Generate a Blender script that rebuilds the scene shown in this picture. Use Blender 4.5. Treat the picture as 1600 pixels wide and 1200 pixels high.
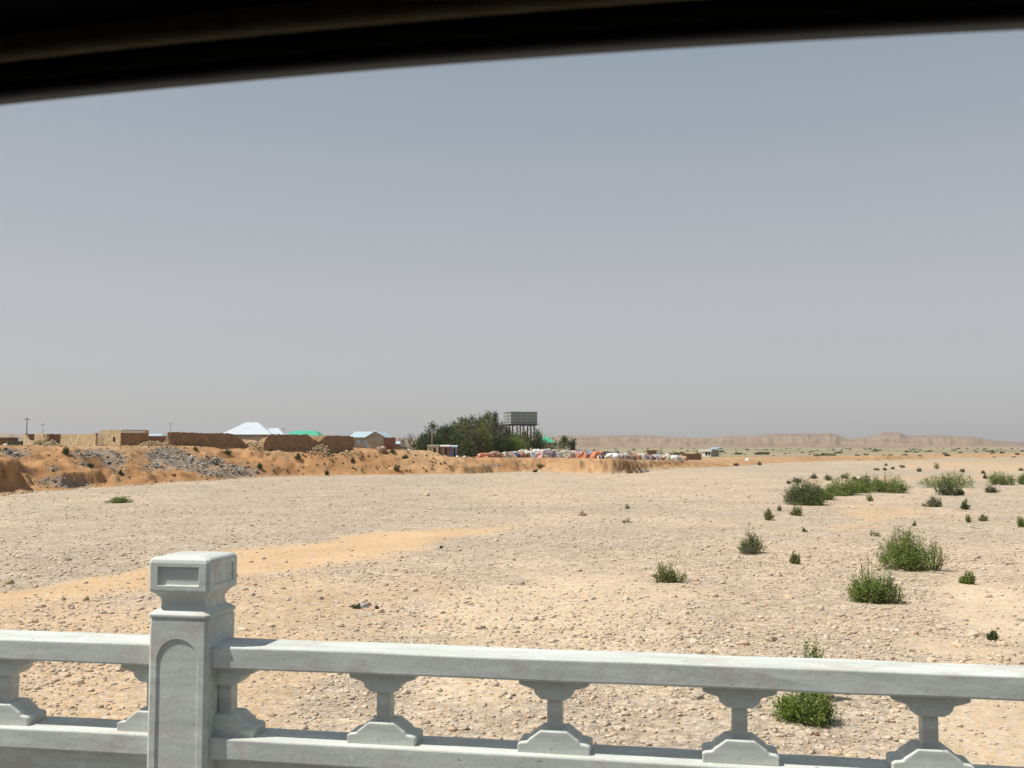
import bpy, bmesh, math, random
import numpy as np
from mathutils import Vector, Matrix

# ------------------------------------------------------------------ scene, camera, world, sun
for o in list(bpy.data.objects):
    bpy.data.objects.remove(o)
SC = bpy.context.scene
COL = SC.collection
rnd = random.Random(7)
rng = np.random.default_rng(11)

F = 1555.0                    # focal length in photograph pixels (1600 x 1200)
PITCH = math.atan(97.0 / F)   # horizon sits 97 px under the centre
EYE = 5.0                     # eye height above the dry riverbed
CP, SP = math.cos(PITCH), math.sin(PITCH)

cam_d = bpy.data.cameras.new('camera')
cam = bpy.data.objects.new('camera', cam_d)
COL.objects.link(cam)
cam.location = (0, 0, EYE)
cam.rotation_euler = (math.pi / 2 + PITCH, 0, 0)
cam_d.sensor_width = 36.0
cam_d.lens = 36.0 * F / 1600.0
cam_d.clip_start = 0.02
cam_d.clip_end = 30000
cam_d.dof.use_dof = True
cam_d.dof.focus_distance = 60.0
cam_d.dof.aperture_fstop = 14.0
SC.camera = cam

SUN_EL = math.radians(57)
SUN_AZ = math.atan2(-0.985, -0.17)     # measured from +y towards +x
world = bpy.data.worlds.new('World')
SC.world = world
world.use_nodes = True
wn = world.node_tree
wn.nodes.clear()
w_out = wn.nodes.new('ShaderNodeOutputWorld')
w_bg = wn.nodes.new('ShaderNodeBackground')
w_sky = wn.nodes.new('ShaderNodeTexSky')
w_sky.sky_type = 'NISHITA'
w_sky.sun_disc = False
w_sky.sun_elevation = SUN_EL
w_sky.sun_rotation = SUN_AZ
w_sky.altitude = 100
w_sky.air_density = 1.0
w_sky.dust_density = 1.5
w_sky.ozone_density = 1.0
w_mix = wn.nodes.new('ShaderNodeMix')                     # dust veil over the clear sky, thicker low down all round
w_mix.data_type = 'RGBA'
w_mix.inputs[0].default_value = 0.78
w_tc = wn.nodes.new('ShaderNodeTexCoord')
w_sep = wn.nodes.new('ShaderNodeSeparateXYZ')
w_ramp = wn.nodes.new('ShaderNodeValToRGB')
w_ramp.color_ramp.elements[0].position = .15
w_ramp.color_ramp.elements[0].color = (1.0, .972, .995, 1)
w_ramp.color_ramp.elements[1].position = .40
w_ramp.color_ramp.elements[1].color = (.60, .70, .79, 1)
w_end = w_ramp.color_ramp.elements.new(1.0)
w_end.color = (.40, .53, .70, 1)
w_vm = wn.nodes.new('ShaderNodeVectorMath')
w_vm.operation = 'SCALE'
w_vm.inputs['Scale'].default_value = 5.2
wn.links.new(w_tc.outputs['Generated'], w_sep.inputs[0])
wn.links.new(w_sep.outputs[2], w_ramp.inputs[0])
wn.links.new(w_ramp.outputs[0], w_vm.inputs[0])
wn.links.new(w_vm.outputs[0], w_mix.inputs[7])
w_bg.inputs['Strength'].default_value = 0.085
wn.links.new(w_sky.outputs[0], w_mix.inputs[6])
wn.links.new(w_mix.outputs[2], w_bg.inputs['Color'])
wn.links.new(w_bg.outputs[0], w_out.inputs[0])

sun_d = bpy.data.lights.new('sun', 'SUN')
sun_d.energy = 4.4
sun_d.angle = math.radians(0.6)
sun_d.color = (1.0, 0.95, 0.87)
sun = bpy.data.objects.new('sun', sun_d)
COL.objects.link(sun)
to_sun = Vector((math.sin(SUN_AZ) * math.cos(SUN_EL), math.cos(SUN_AZ) * math.cos(SUN_EL), math.sin(SUN_EL)))
sun.rotation_euler = to_sun.to_track_quat('Z', 'Y').to_euler()
sun.location = (-40, -20, 80)

SC.view_settings.view_transform = 'Standard'
SC.view_settings.look = 'None'
SC.view_settings.exposure = 0.32
SC.view_settings.gamma = 1.0
SC.view_settings.use_curve_mapping = False
SC.cycles.volume_bounces = 0
SC.cycles.max_bounces = 6
SC.cycles.transparent_max_bounces = 8

# ------------------------------------------------------------------ pixels to places
def ray(u, v):
    a, b = (u - 800) / F, (600 - v) / F
    return Vector((a, CP - b * SP, SP + b * CP))

def on_plane_z(u, v, z):
    r = ray(u, v)
    t = (z - EYE) / r.z
    return Vector((r.x * t, r.y * t, z))

def zat(v, d, u=800):
    r = ray(u, v)
    return EYE + r.z / r.y * d

def xat(u, d, v=700):
    r = ray(u, v)
    return r.x / r.y * d

# ------------------------------------------------------------------ numpy noise
def _hash(ix, iy, seed):
    n = (ix.astype(np.int64) * 374761393 + iy.astype(np.int64) * 668265263 + seed * 974634777) & 0x7fffffff
    n = ((n ^ (n >> 13)) * 1274126177) & 0x7fffffff
    n = n ^ (n >> 16)
    return (n & 0xffff) / 65535.0

def vnoise(x, y, seed=0):
    x0, y0 = np.floor(x), np.floor(y)
    fx, fy = x - x0, y - y0
    fx = fx * fx * fx * (fx * (fx * 6 - 15) + 10)
    fy = fy * fy * fy * (fy * (fy * 6 - 15) + 10)
    a, b = _hash(x0, y0, seed), _hash(x0 + 1, y0, seed)
    c, d = _hash(x0, y0 + 1, seed), _hash(x0 + 1, y0 + 1, seed)
    return (a + (b - a) * fx) * (1 - fy) + (c + (d - c) * fx) * fy

def fbm(x, y, seed=0, octv=4, ridged=False):
    x, y = np.asarray(x, float), np.asarray(y, float)
    t, amp, tot = 0.0, 1.0, 0.0
    for i in range(octv):
        n = vnoise(x * 2 ** i + 17.3 * i, y * 2 ** i - 9.1 * i, seed + i) * 2 - 1
        if ridged:
            n = 1 - 2 * np.abs(n)
        t = t + n * amp
        tot += amp
        amp *= 0.5
    return t / tot

def sstep(x, a, b):
    t = np.clip((x - a) / (b - a), 0, 1)
    return t * t * (3 - 2 * t)

# ------------------------------------------------------------------ terrain definition
# foot of the river bank: u, v of the foot in the photograph, height of the terrace, run of the slope, cliff share
BANK = []
for (x, y, zt, rn, cl) in [(-75, -400, 5.0, 16, .3), (-66, -60, 5.0, 16, .3), (-60, 10, 5.0, 16, .3), (-56, 60, 5.0, 18, .5)]:
    BANK.append((x, y, zt, rn, cl))
for (u, v, zt, rn, cl) in [(-60, 781, 5.0, 20, .8), (0, 773, 5.0, 20, 1.0), (70, 768, 5.0, 19, 1.0), (150, 763, 5.05, 17, .6), (225, 757, 5.05, 15, .25),
                           (300, 752, 5.05, 13, .1), (400, 746, 5.0, 12, .1), (500, 743.5, 4.95, 11.5, .15), (560, 742.5, 4.75, 12, .15),
                           (620, 742, 4.4, 13, .15), (700, 741, 4.2, 11, .25), (732, 740.5, 4.1, 9, .5), (745, 740, 3.0, 9, .6), (790, 738, 2.85, 8, .7),
                           (826, 736.5, 2.65, 4, .5), (840, 734.5, 2.5, 6, 0), (858, 736.5, 2.55, 5.5, 0), (884, 739.5, 2.7, 4.5, .5), (955, 740.6, 2.7, 2.6, 1), (992, 740, 2.6, 2.2, 1),
                           (1012, 735, 2.1, 4, .7), (1065, 731, 1.75, 4.5, .7), (1140, 729, 1.25, 9, .4), (1210, 723.5, 1.3, 9, .4), (1275, 721.5, 1.35, 9, .4),
                           (1356, 720, 1.4, 7, .6), (1437, 718, 1.5, 5, .8), (1462, 716, .9, 18, .2), (1540, 715, .7, 40, 0), (1700, 713.5, .6, 60, 0)]:
    p = on_plane_z(u, v, 0)
    BANK.append((p.x, p.y, zt, rn, cl))
BANK.append((900, 900, .6, 80, 0))
BANK = np.array(BANK)
_poly = np.vstack([BANK[:, :2], [[900, 12000], [-12000, 12000], [-12000, -400]]])

def bank_coords(x, y):
    """signed distance to the foot of the bank (bank side positive), terrace height, run, cliff share"""
    x, y = np.asarray(x, float), np.asarray(y, float)
    best = np.full(x.shape, 1e18)
    par = [np.zeros(x.shape) for _ in range(3)]
    for i in range(len(BANK) - 1):
        ax, ay, bx, by = BANK[i, 0], BANK[i, 1], BANK[i + 1, 0], BANK[i + 1, 1]
        dx, dy = bx - ax, by - ay
        t = np.clip(((x - ax) * dx + (y - ay) * dy) / (dx * dx + dy * dy), 0, 1)
        d2 = (x - ax - t * dx) ** 2 + (y - ay - t * dy) ** 2
        m = d2 < best
        best = np.where(m, d2, best)
        for k in range(3):
            par[k] = np.where(m, BANK[i, 2 + k] * (1 - t) + BANK[i + 1, 2 + k] * t, par[k])
    inside = np.zeros(x.shape, bool)
    j = len(_poly) - 1
    for i in range(len(_poly)):
        xi, yi, xj, yj = _poly[i, 0], _poly[i, 1], _poly[j, 0], _poly[j, 1]
        if yi != yj:
            c = ((yi > y) != (yj > y)) & (x < (xj - xi) * (y - yi) / (yj - yi) + xi)
            inside ^= c
        j = i
    s = np.sqrt(best) * np.where(inside, 1, -1)
    return s, par[0], par[1], par[2]

def height(x, y, full=False):
    x, y = np.asarray(x, float), np.asarray(y, float)
    s, zt, rn, cl = bank_coords(x, y)
    small = np.clip(rn / 16, .22, 1)
    sw = s + (fbm(x * .11, y * .11, 3, 3) * 2.6 * small + fbm(x * .5, y * .5, 5, 3) * (.35 + .65 * small)) * sstep(s, -6, 1.5) * (1 - sstep(rn, 30, 60) * .7)
    sw = sw + fbm(x * .6, y * .6, 7, 3, True) * 1.1 * sstep(s, -2, .5) * (1 - sstep(rn, 6, 11))
    q = np.clip(sw / rn, 0, 1)
    clm = cl * sstep(fbm(x * .13, y * .13, 21, 2), -.45, .15)
    soft = q * q * (3 - 2 * q) * .45 + q * .55
    lip = .10 + .05 * fbm(x * .35, y * .35, 8, 2)
    cliff = np.where(q < lip, q / lip * .08, .08 + .50 * sstep(q, lip, lip + .04) + .42 * np.clip((q - lip) / (1 - lip), 0, 1) ** .8)
    cliff = np.where(rn < 6, np.where(q < .35, q / .35 * .22, .22 + .78 * sstep(q, .35, .62)), cliff)
    P = soft * (1 - clm) + cliff * clm
    bell = np.sin(np.pi * np.clip(q, 0, 1)) ** .8
    z = zt * P
    z = z + bell * (fbm(x * .17, y * .17, 31, 4) * 1.1 + fbm(x * .28, y * .28, 32, 3, True) * .38 + fbm(x * .9, y * .9, 33, 3, True) * .20) * np.clip(zt / 5, .3, 1) * np.clip(rn / 10, .3, 1)
    z = z + .6 * sstep(s - rn, 3, 42) * sstep(zt, 1.5, 2.2) * (1 - sstep(zt, 2.9, 3.3))
    r = np.hypot(x, y)
    onplain = sstep(s - rn, -2, 4)
    z = z + onplain * (fbm(x * .05, y * .05, 41, 3) * .12)
    z = np.where(r > 350, z * (1 - sstep(r, 350, 1600)) + 0.6 * sstep(r, 350, 1600), z)
    bed = 1 - sstep(sw, -2, .2)
    z = z + bed * (fbm(x * .045, y * .045, 51, 3) * .16 + fbm(x * .4, y * .4, 53, 3) * .05)
    if full:
        return z, s, sw, q, zt, rn, cl, P
    return z

def gz(x, y):
    return float(height(np.array([x]), np.array([y]))[0])

def pix_to_ground(U, V, d0=14., d1=420., n=1600):
    """first meeting of pixel rays with the terrain"""
    U, V = np.atleast_1d(np.asarray(U, float)), np.atleast_1d(np.asarray(V, float))
    a, b = (U - 800) / F, (600 - V) / F
    ry, rz, rx = CP - b * SP, SP + b * CP, a
    D = np.exp(np.linspace(math.log(d0), math.log(d1), n))
    X = (rx / ry)[:, None] * D[None]
    Y = np.broadcast_to(D[None], X.shape)
    Z = EYE + (rz / ry)[:, None] * D[None]
    H = height(X, Y)
    hit = Z <= H
    ok = hit.any(1)
    i = hit.argmax(1)
    k = np.arange(len(U))
    return X[k, i], D[i], H[k, i], ok

# ------------------------------------------------------------------ materials
def mat(name, color, rough=.9, var=.18, scale=6.0, bump=.0, color2=None, attr=None, metal=0.0, spec=.3, detail=4):
    m = bpy.data.materials.new(name)
    m.use_nodes = True
    nt = m.node_tree
    b = nt.nodes['Principled BSDF']
    b.inputs['Roughness'].default_value = rough
    b.inputs['Metallic'].default_value = metal
    b.inputs['Specular IOR Level'].default_value = spec
    tc = nt.nodes.new('ShaderNodeTexCoord')
    nz = nt.nodes.new('ShaderNodeTexNoise')
    nz.inputs['Scale'].default_value = scale
    nz.inputs['Detail'].default_value = detail
    nt.links.new(tc.outputs['Object'], nz.inputs['Vector'])
    ramp = nt.nodes.new('ShaderNodeMapRange')
    ramp.inputs[1].default_value = .3
    ramp.inputs[2].default_value = .7
    ramp.inputs[3].default_value = 1 - var
    ramp.inputs[4].default_value = 1 + var
    nt.links.new(nz.outputs[0], ramp.inputs[0])
    mul = nt.nodes.new('ShaderNodeMix')
    mul.data_type = 'RGBA'
    mul.blend_type = 'MULTIPLY'
    mul.inputs[0].default_value = 1
    if attr:
        at = nt.nodes.new('ShaderNodeAttribute')
        at.attribute_name = attr
        nt.links.new(at.outputs['Color'], mul.inputs[6])
    elif color2:
        mx = nt.nodes.new('ShaderNodeMix')
        mx.data_type = 'RGBA'
        n2 = nt.nodes.new('ShaderNodeTexNoise')
        n2.inputs['Scale'].default_value = scale * .37
        n2.inputs['Detail'].default_value = 5
        nt.links.new(tc.outputs['Object'], n2.inputs['Vector'])
        r2 = nt.nodes.new('ShaderNodeMapRange')
        r2.inputs[1].default_value = .38
        r2.inputs[2].default_value = .62
        nt.links.new(n2.outputs[0], r2.inputs[0])
        nt.links.new(r2.outputs[0], mx.inputs[0])
        mx.inputs[6].default_value = (*color, 1)
        mx.inputs[7].default_value = (*color2, 1)
        nt.links.new(mx.outputs[2], mul.inputs[6])
    else:
        mul.inputs[6].default_value = (*color, 1)
    nt.links.new(ramp.outputs[0], mul.inputs[7])
    nt.links.new(mul.outputs[2], b.inputs['Base Color'])
    if bump:
        bp = nt.nodes.new('ShaderNodeBump')
        bp.inputs['Strength'].default_value = bump
        bp.inputs['Distance'].default_value = .05
        nt.links.new(nz.outputs[0], bp.inputs['Height'])
        nt.links.new(bp.outputs[0], b.inputs['Normal'])
    return m

def ground_material():
    m = bpy.data.materials.new('ground')
    m.use_nodes = True
    nt = m.node_tree
    L = nt.links.new
    b = nt.nodes['Principled BSDF']
    b.inputs['Roughness'].default_value = .95
    b.inputs['Specular IOR Level'].default_value = .15
    tc = nt.nodes.new('ShaderNodeTexCoord')
    col = nt.nodes.new('ShaderNodeAttribute')
    col.attribute_name = 'gcol'
    peb = nt.nodes.new('ShaderNodeAttribute')
    peb.attribute_name = 'peb'
    def noise(scale, detail, lo, hi, a=.3, c=.7):
        n = nt.nodes.new('ShaderNodeTexNoise')
        n.inputs['Scale'].default_value = scale
        n.inputs['Detail'].default_value = detail
        n.inputs['Roughness'].default_value = .6
        L(tc.outputs['Object'], n.inputs['Vector'])
        r = nt.nodes.new('ShaderNodeMapRange')
        r.inputs[1].default_value, r.inputs[2].default_value = a, c
        r.inputs[3].default_value, r.inputs[4].default_value = lo, hi
        L(n.outputs[0], r.inputs[0])
        return r.outputs[0]
    def math_(op, a, b_):
        n = nt.nodes.new('ShaderNodeMath')
        n.operation = op
        for i, s in enumerate((a, b_)):
            if isinstance(s, (int, float)):
                n.inputs[i].default_value = s
            else:
                L(s, n.inputs[i])
        return n.outputs[0]
    big = noise(.22, 5, .88, 1.1)
    fine = noise(9.0, 6, .84, 1.14)
    def pebbles(scale, amp):
        v = nt.nodes.new('ShaderNodeTexVoronoi')
        v.inputs['Scale'].default_value = scale
        L(tc.outputs['Object'], v.inputs['Vector'])
        sep = nt.nodes.new('ShaderNodeSeparateColor')
        L(v.outputs['Color'], sep.inputs[0])
        r = nt.nodes.new('ShaderNodeMapRange')
        r.inputs[3].default_value, r.inputs[4].default_value = 1 - amp, 1 + amp
        L(sep.outputs[0], r.inputs[0])
        g = nt.nodes.new('ShaderNodeMapRange')
        g.inputs[1].default_value, g.inputs[2].default_value = .25, .75
        g.inputs[3].default_value, g.inputs[4].default_value = 1.07, .85
        L(v.outputs['Distance'], g.inputs[0])
        return math_('MULTIPLY', r.outputs[0], g.outputs[0]), v.outputs['Distance'], sep.outputs[1]
    p1, d1, h1 = pebbles(13.0, .16)
    p2, d2, h2 = pebbles(5.6, .10)
    p3, d3, h3 = pebbles(2.3, .06)
    pm = math_('MULTIPLY', math_('MULTIPLY', p1, p2), p3)
    mixp = nt.nodes.new('ShaderNodeMix')
    mixp.data_type = 'FLOAT'
    mixp.inputs[2].default_value = 1.0
    L(peb.outputs['Fac'], mixp.inputs[0])
    L(pm, mixp.inputs[3])
    f = math_('MULTIPLY', math_('MULTIPLY', big, fine), mixp.outputs[0])
    mul = nt.nodes.new('ShaderNodeMix')
    mul.data_type = 'RGBA'
    mul.blend_type = 'MULTIPLY'
    mul.inputs[0].default_value = 1
    L(col.outputs['Color'], mul.inputs[6])
    L(f, mul.inputs[7])
    # a little hue spread between pebbles
    hs = nt.nodes.new('ShaderNodeHueSaturation')
    sat = nt.nodes.new('ShaderNodeMapRange')
    sat.inputs[3].default_value, sat.inputs[4].default_value = .72, 1.22
    L(h1, sat.inputs[0])
    L(sat.outputs[0], hs.inputs['Saturation'])
    L(mul.outputs[2], hs.inputs['Color'])
    L(hs.outputs[0], b.inputs['Base Color'])
    inv = math_('MULTIPLY', math_('SUBTRACT', 1.0, d1), peb.outputs['Fac'])
    hh = math_('ADD', inv, math_('MULTIPLY', fine, .8))
    bp = nt.nodes.new('ShaderNodeBump')
    bp.inputs['Strength'].default_value = .4
    bp.inputs['Distance'].default_value = .05
    L(hh, bp.inputs['Height'])
    L(bp.outputs[0], b.inputs['Normal'])
    return m

M_GROUND = ground_material()

# ------------------------------------------------------------------ object helpers
def tag(o, label=None, cat=None, group=None, kind=None):
    if label: o['label'] = label
    if cat: o['category'] = cat
    if group: o['group'] = group
    if kind: o['kind'] = kind
    return o

def thing(name, label, cat, loc=(0, 0, 0), rz=0, group=None):
    o = bpy.data.objects.new(name, None)
    o.empty_display_size = .3
    COL.objects.link(o)
    o.location = loc
    o.rotation_euler = (0, 0, rz)
    return tag(o, label, cat, group)

class MB:
    def __init__(self):
        self.v, self.f = [], []
    def add(self, vs, fs):
        n = len(self.v)
        self.v += [tuple(p) for p in vs]
        self.f += [tuple(i + n for i in q) for q in fs]
        return self
    def box(self, x0, x1, y0, y1, z0, z1):
        return self.add([(x0, y0, z0), (x1, y0, z0), (x1, y1, z0), (x0, y1, z0), (x0, y0, z1), (x1, y0, z1), (x1, y1, z1), (x0, y1, z1)],
                        [(0, 3, 2, 1), (4, 5, 6, 7), (0, 1, 5, 4), (1, 2, 6, 5), (2, 3, 7, 6), (3, 0, 4, 7)])
    def rings(self, rings, cap=True):
        """skin a list of equal-length closed rings"""
        n = len(rings[0])
        vs = [p for r in rings for p in r]
        fs = []
        for k in range(len(rings) - 1):
            for i in range(n):
                j = (i + 1) % n
                fs.append((k * n + i, k * n + j, (k + 1) * n + j, (k + 1) * n + i))
        if cap:
            fs.append(tuple(range(n - 1, -1, -1)))
            fs.append(tuple((len(rings) - 1) * n + i for i in range(n)))
        return self.add(vs, fs)
    def tube(self, pts, rad, n=6):
        rings = []
        pts = [Vector(p) for p in pts]
        for i, p in enumerate(pts):
            d = (pts[min(i + 1, len(pts) - 1)] - pts[max(i - 1, 0)]).normalized()
            a = d.orthogonal().normalized() if abs(d.z) > .9 else Vector((0, 0, 1)).cross(d).normalized()
            b = d.cross(a)
            r = rad[i] if isinstance(rad, (list, tuple)) else rad
            rings.append([p + (a * math.cos(t) + b * math.sin(t)) * r for t in [2 * math.pi * k / n for k in range(n)]])
        return self.rings(rings)
    def mesh(self, name):
        me = bpy.data.meshes.new(name)
        me.from_pydata(self.v, [], self.f)
        me.update()
        return me
    def build(self, name, m, parent=None, smooth=False, bevel=0, seg=2):
        me = self.mesh(name)
        if m: me.materials.append(m)
        if smooth:
            me.polygons.foreach_set('use_smooth', [True] * len(me.polygons))
        return link(name, me, parent, bevel, seg)

def link(name, me, parent=None, bevel=0, seg=2):
    o = bpy.data.objects.new(name, me)
    COL.objects.link(o)
    o.parent = parent
    if bevel:
        md = o.modifiers.new('bevel', 'BEVEL')
        md.width = bevel
        md.segments = seg
        md.limit_method = 'ANGLE'
    return o

def np_mesh(name, V, Fc, m=None, smooth=False, colors=None, attrs=None):
    """V (n,3), Fc (k,3|4) arrays"""
    me = bpy.data.meshes.new(name)
    V = np.asarray(V, np.float32)
    Fc = np.asarray(Fc, np.int32)
    k, w = Fc.shape
    me.vertices.add(len(V))
    me.vertices.foreach_set('co', V.ravel())
    me.loops.add(k * w)
    me.loops.foreach_set('vertex_index', Fc.ravel())
    me.polygons.add(k)
    me.polygons.foreach_set('loop_start', np.arange(0, k * w, w, dtype=np.int32))
    me.polygons.foreach_set('loop_total', np.full(k, w, np.int32))
    if smooth:
        me.polygons.foreach_set('use_smooth', np.ones(k, bool))
    me.update(calc_edges=True)
    if colors is not None:
        a = me.attributes.new('gcol', 'FLOAT_COLOR', 'POINT')
        c = np.ones((len(V), 4), np.float32)
        c[:, :3] = colors
        a.data.foreach_set('color', c.ravel())
    for nm, val in (attrs or {}).items():
        a = me.attributes.new(nm, 'FLOAT', 'POINT')
        a.data.foreach_set('value', np.asarray(val, np.float32))
    if m: me.materials.append(m)
    return me

def copy_tree(o, parent=None):
    c = o.copy()
    COL.objects.link(c)
    c.parent = parent
    for ch in [k for k in o.children]:
        copy_tree(ch, c)
    return c

# ------------------------------------------------------------------ ground sheet
C_GRAVEL = np.array([.475, .387, .288])
C_GRAVEL2 = np.array([.56, .432, .305])
C_SAND = np.array([.55, .375, .215])
C_PALE = np.array([.58, .45, .31])
C_BANK = np.array([.40, .207, .085])
C_BANK2 = np.array([.44, .275, .14])
C_GREY = np.array([.24, .225, .20])
C_PLAIN = np.array([.33, .265, .165])

SANDS = {  # outlines in the photograph, laid on the riverbed
    'sand': ([(-60, 934), (0, 925), (100, 911), (224, 891), (366, 861), (590, 835), (750, 826), (825, 824), (800, 831), (700, 851), (600, 875), (470, 893), (366, 903), (230, 922), (114, 936), (0, 962), (-60, 975)], C_SAND, .05),
    'sand2': ([(1280, 797), (1340, 789), (1420, 792), (1445, 800), (1400, 815), (1320, 826), (1270, 822), (1330, 812)], C_SAND * 1.02, .25),
    'sand3': ([(1235, 752), (1330, 745), (1440, 742), (1560, 742), (1640, 746), (1560, 752), (1450, 752), (1330, 754), (1250, 758)], C_SAND * .98, .35),
    'sand4': ([(1400, 722), (1480, 718), (1600, 721), (1660, 730), (1600, 738), (1480, 735), (1420, 732)], C_SAND * .98, .3),
    'pale': ([(790, 895), (900, 880), (1010, 905), (1100, 915), (1090, 950), (1040, 1010), (960, 1060), (800, 1090), (640, 1120), (560, 1080), (620, 1000), (700, 940)], C_PALE, .5),
    'pale2': ([(1420, 915), (1520, 900), (1640, 940), (1660, 1010), (1560, 990), (1480, 960)], C_PALE * 1.03, .12),
    'pale3': ([(1450, 1010), (1560, 1000), (1700, 1040), (1720, 1210), (1480, 1210), (1420, 1090)], C_PALE * .93, .3),
    'tan': ([(-80, 960), (230, 930), (480, 900), (640, 905), (620, 960), (520, 1040), (420, 1220), (-80, 1220)], C_PALE * np.array([.93, .88, .83]), .6),
}

def poly_field(x, y, pts):
    """signed distance to a polygon (positive inside)"""
    best = np.full(x.shape, 1e18)
    ins = np.zeros(x.shape, bool)
    n = len(pts)
    for i in range(n):
        ax, ay = pts[i]
        bx, by = pts[(i + 1) % n]
        dx, dy = bx - ax, by - ay
        t = np.clip(((x - ax) * dx + (y - ay) * dy) / (dx * dx + dy * dy + 1e-9), 0, 1)
        best = np.minimum(best, (x - ax - t * dx) ** 2 + (y - ay - t * dy) ** 2)
        if ay != by:
            ins ^= ((ay > y) != (by > y)) & (x < (bx - ax) * (y - ay) / (by - ay) + ax)
    return np.sqrt(best) * np.where(ins, 1, -1)

SAND_W = {k: [tuple(on_plane_z(u, v, 0)[:2]) for u, v in pts] for k, (pts, c, p) in SANDS.items()}

# strips of grey rubble and refuse on the bank: ellipse centres and radii in the photograph
REFUSE = [(85, 751, 30, 9, .9), (112, 757, 26, 5, .9), (22, 708, 26, 7, .8), (150, 709, 40, 7, .8), (178, 722, 22, 10, .8), (262, 712, 34, 12, .9),
          (310, 724, 44, 12, .9), (360, 737, 50, 9, .8), (246, 730, 30, 7, .5), (188, 737, 14, 5, .7), (85, 733, 12, 6, .5), (138, 727, 10, 4, .7), (770, 728, 12, 3, .6), (1003, 736, 12, 4, .6)]

def project(x, y, z):
    fx, fz = y * CP + (z - EYE) * SP, -y * SP + (z - EYE) * CP
    fx = np.maximum(fx, .5)
    return 800 + F * x / fx, 600 - F * fz / fx

def ground_look(x, y, full):
    z, s, sw, q, zt, rn, cl, P = full
    n1 = fbm(x * .09, y * .09, 61, 4)
    n2 = fbm(x * .35, y * .35, 63, 3)
    col = C_GRAVEL + (C_GRAVEL2 - C_GRAVEL) * sstep(n1 + .35 * np.sin(x * .07), -.3, .5)[:, None]
    peb = np.ones(len(x))
    r = np.hypot(x, y)
    for k, (pts, c, p) in SANDS.items():
        f = poly_field(x, y, SAND_W[k])
        soft = np.clip(r * .035, .5, 4) * (2.6 if k in ('tan', 'pale', 'pale3') else 1.15)
        w = sstep(f + n2 * soft * 1.1, -soft * .5, soft * .7) * ({'pale2': .8, 'sand': .97, 'sand2': .7, 'sand3': .45, 'sand4': .5}.get(k, 1))
        w = np.where(y > 5, w, 0)
        col = col + (c - col) * w[:, None]
        peb = peb + (p - peb) * w
    far = sstep(r, 260, 500)
    col = col + (C_PLAIN * 1.25 - col) * (far * .6)[:, None]
    wb = sstep(sw, -.5, .6)
    bc = C_BANK + (C_BANK2 - C_BANK) * np.clip(sstep(fbm(x * .12, y * .12, 71, 4), -.35, .4) * .8 + sstep(q, .5, 1) * .35 + sstep(x, -5, 12) * .5, 0, 1)[:, None]
    bc = bc * (1 + .20 * fbm(x * .45, y * .45, 75, 4) + .10 * fbm(x * 1.7, y * 1.7, 76, 2))[:, None]
    cliff_shade = sstep(fbm(x * .10, z * .9 + 3, 77, 3), -.15, .3) * sstep(z, .3, .8) * (1 - sstep(z, 2.0, 3.0)) * np.clip(.35 + .65 * sstep(-x, 38, 46) + .8 * sstep(x, 13, 17) * (1 - sstep(x, 24, 30)), 0, 1)  # shade of the eroded bank faces put into the soil colour
    bc = bc + (np.array([.24, .125, .058]) - bc) * (cliff_shade * .75)[:, None]
    u, v = project(x, y, z)
    g = np.zeros(len(x))
    for (cu, cv, ru, rv, a) in REFUSE:
        e = ((u - cu) / ru) ** 2 + ((v - cv) / rv) ** 2
        g = np.maximum(g, a * sstep(1.15 - e + n2 * .7, 0, .6))
    g = np.where((y > 80) & (y < 230), g, 0)
    bc = bc + (C_GREY - bc) * (g * .75)[:, None]
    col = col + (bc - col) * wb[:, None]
    peb = peb * (1 - wb) + wb * (.15 + .7 * g)
    wp = sstep(s - rn, 6, 30)
    pc = C_PLAIN * (1 + .22 * fbm(x * .02, y * .02, 81, 3))[:, None]
    pc = pc + (np.array([.16, .165, .085]) - pc) * (sstep(fbm(x * .012, y * .006, 83, 3), -.05, .35) * .55 * sstep(r, 300, 600))[:, None]
    col = col + (pc - col) * wp[:, None]
    peb = np.clip(peb, 0, 1) * (1 - .8 * wp)
    return np.clip(col, .01, .9), peb

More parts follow.
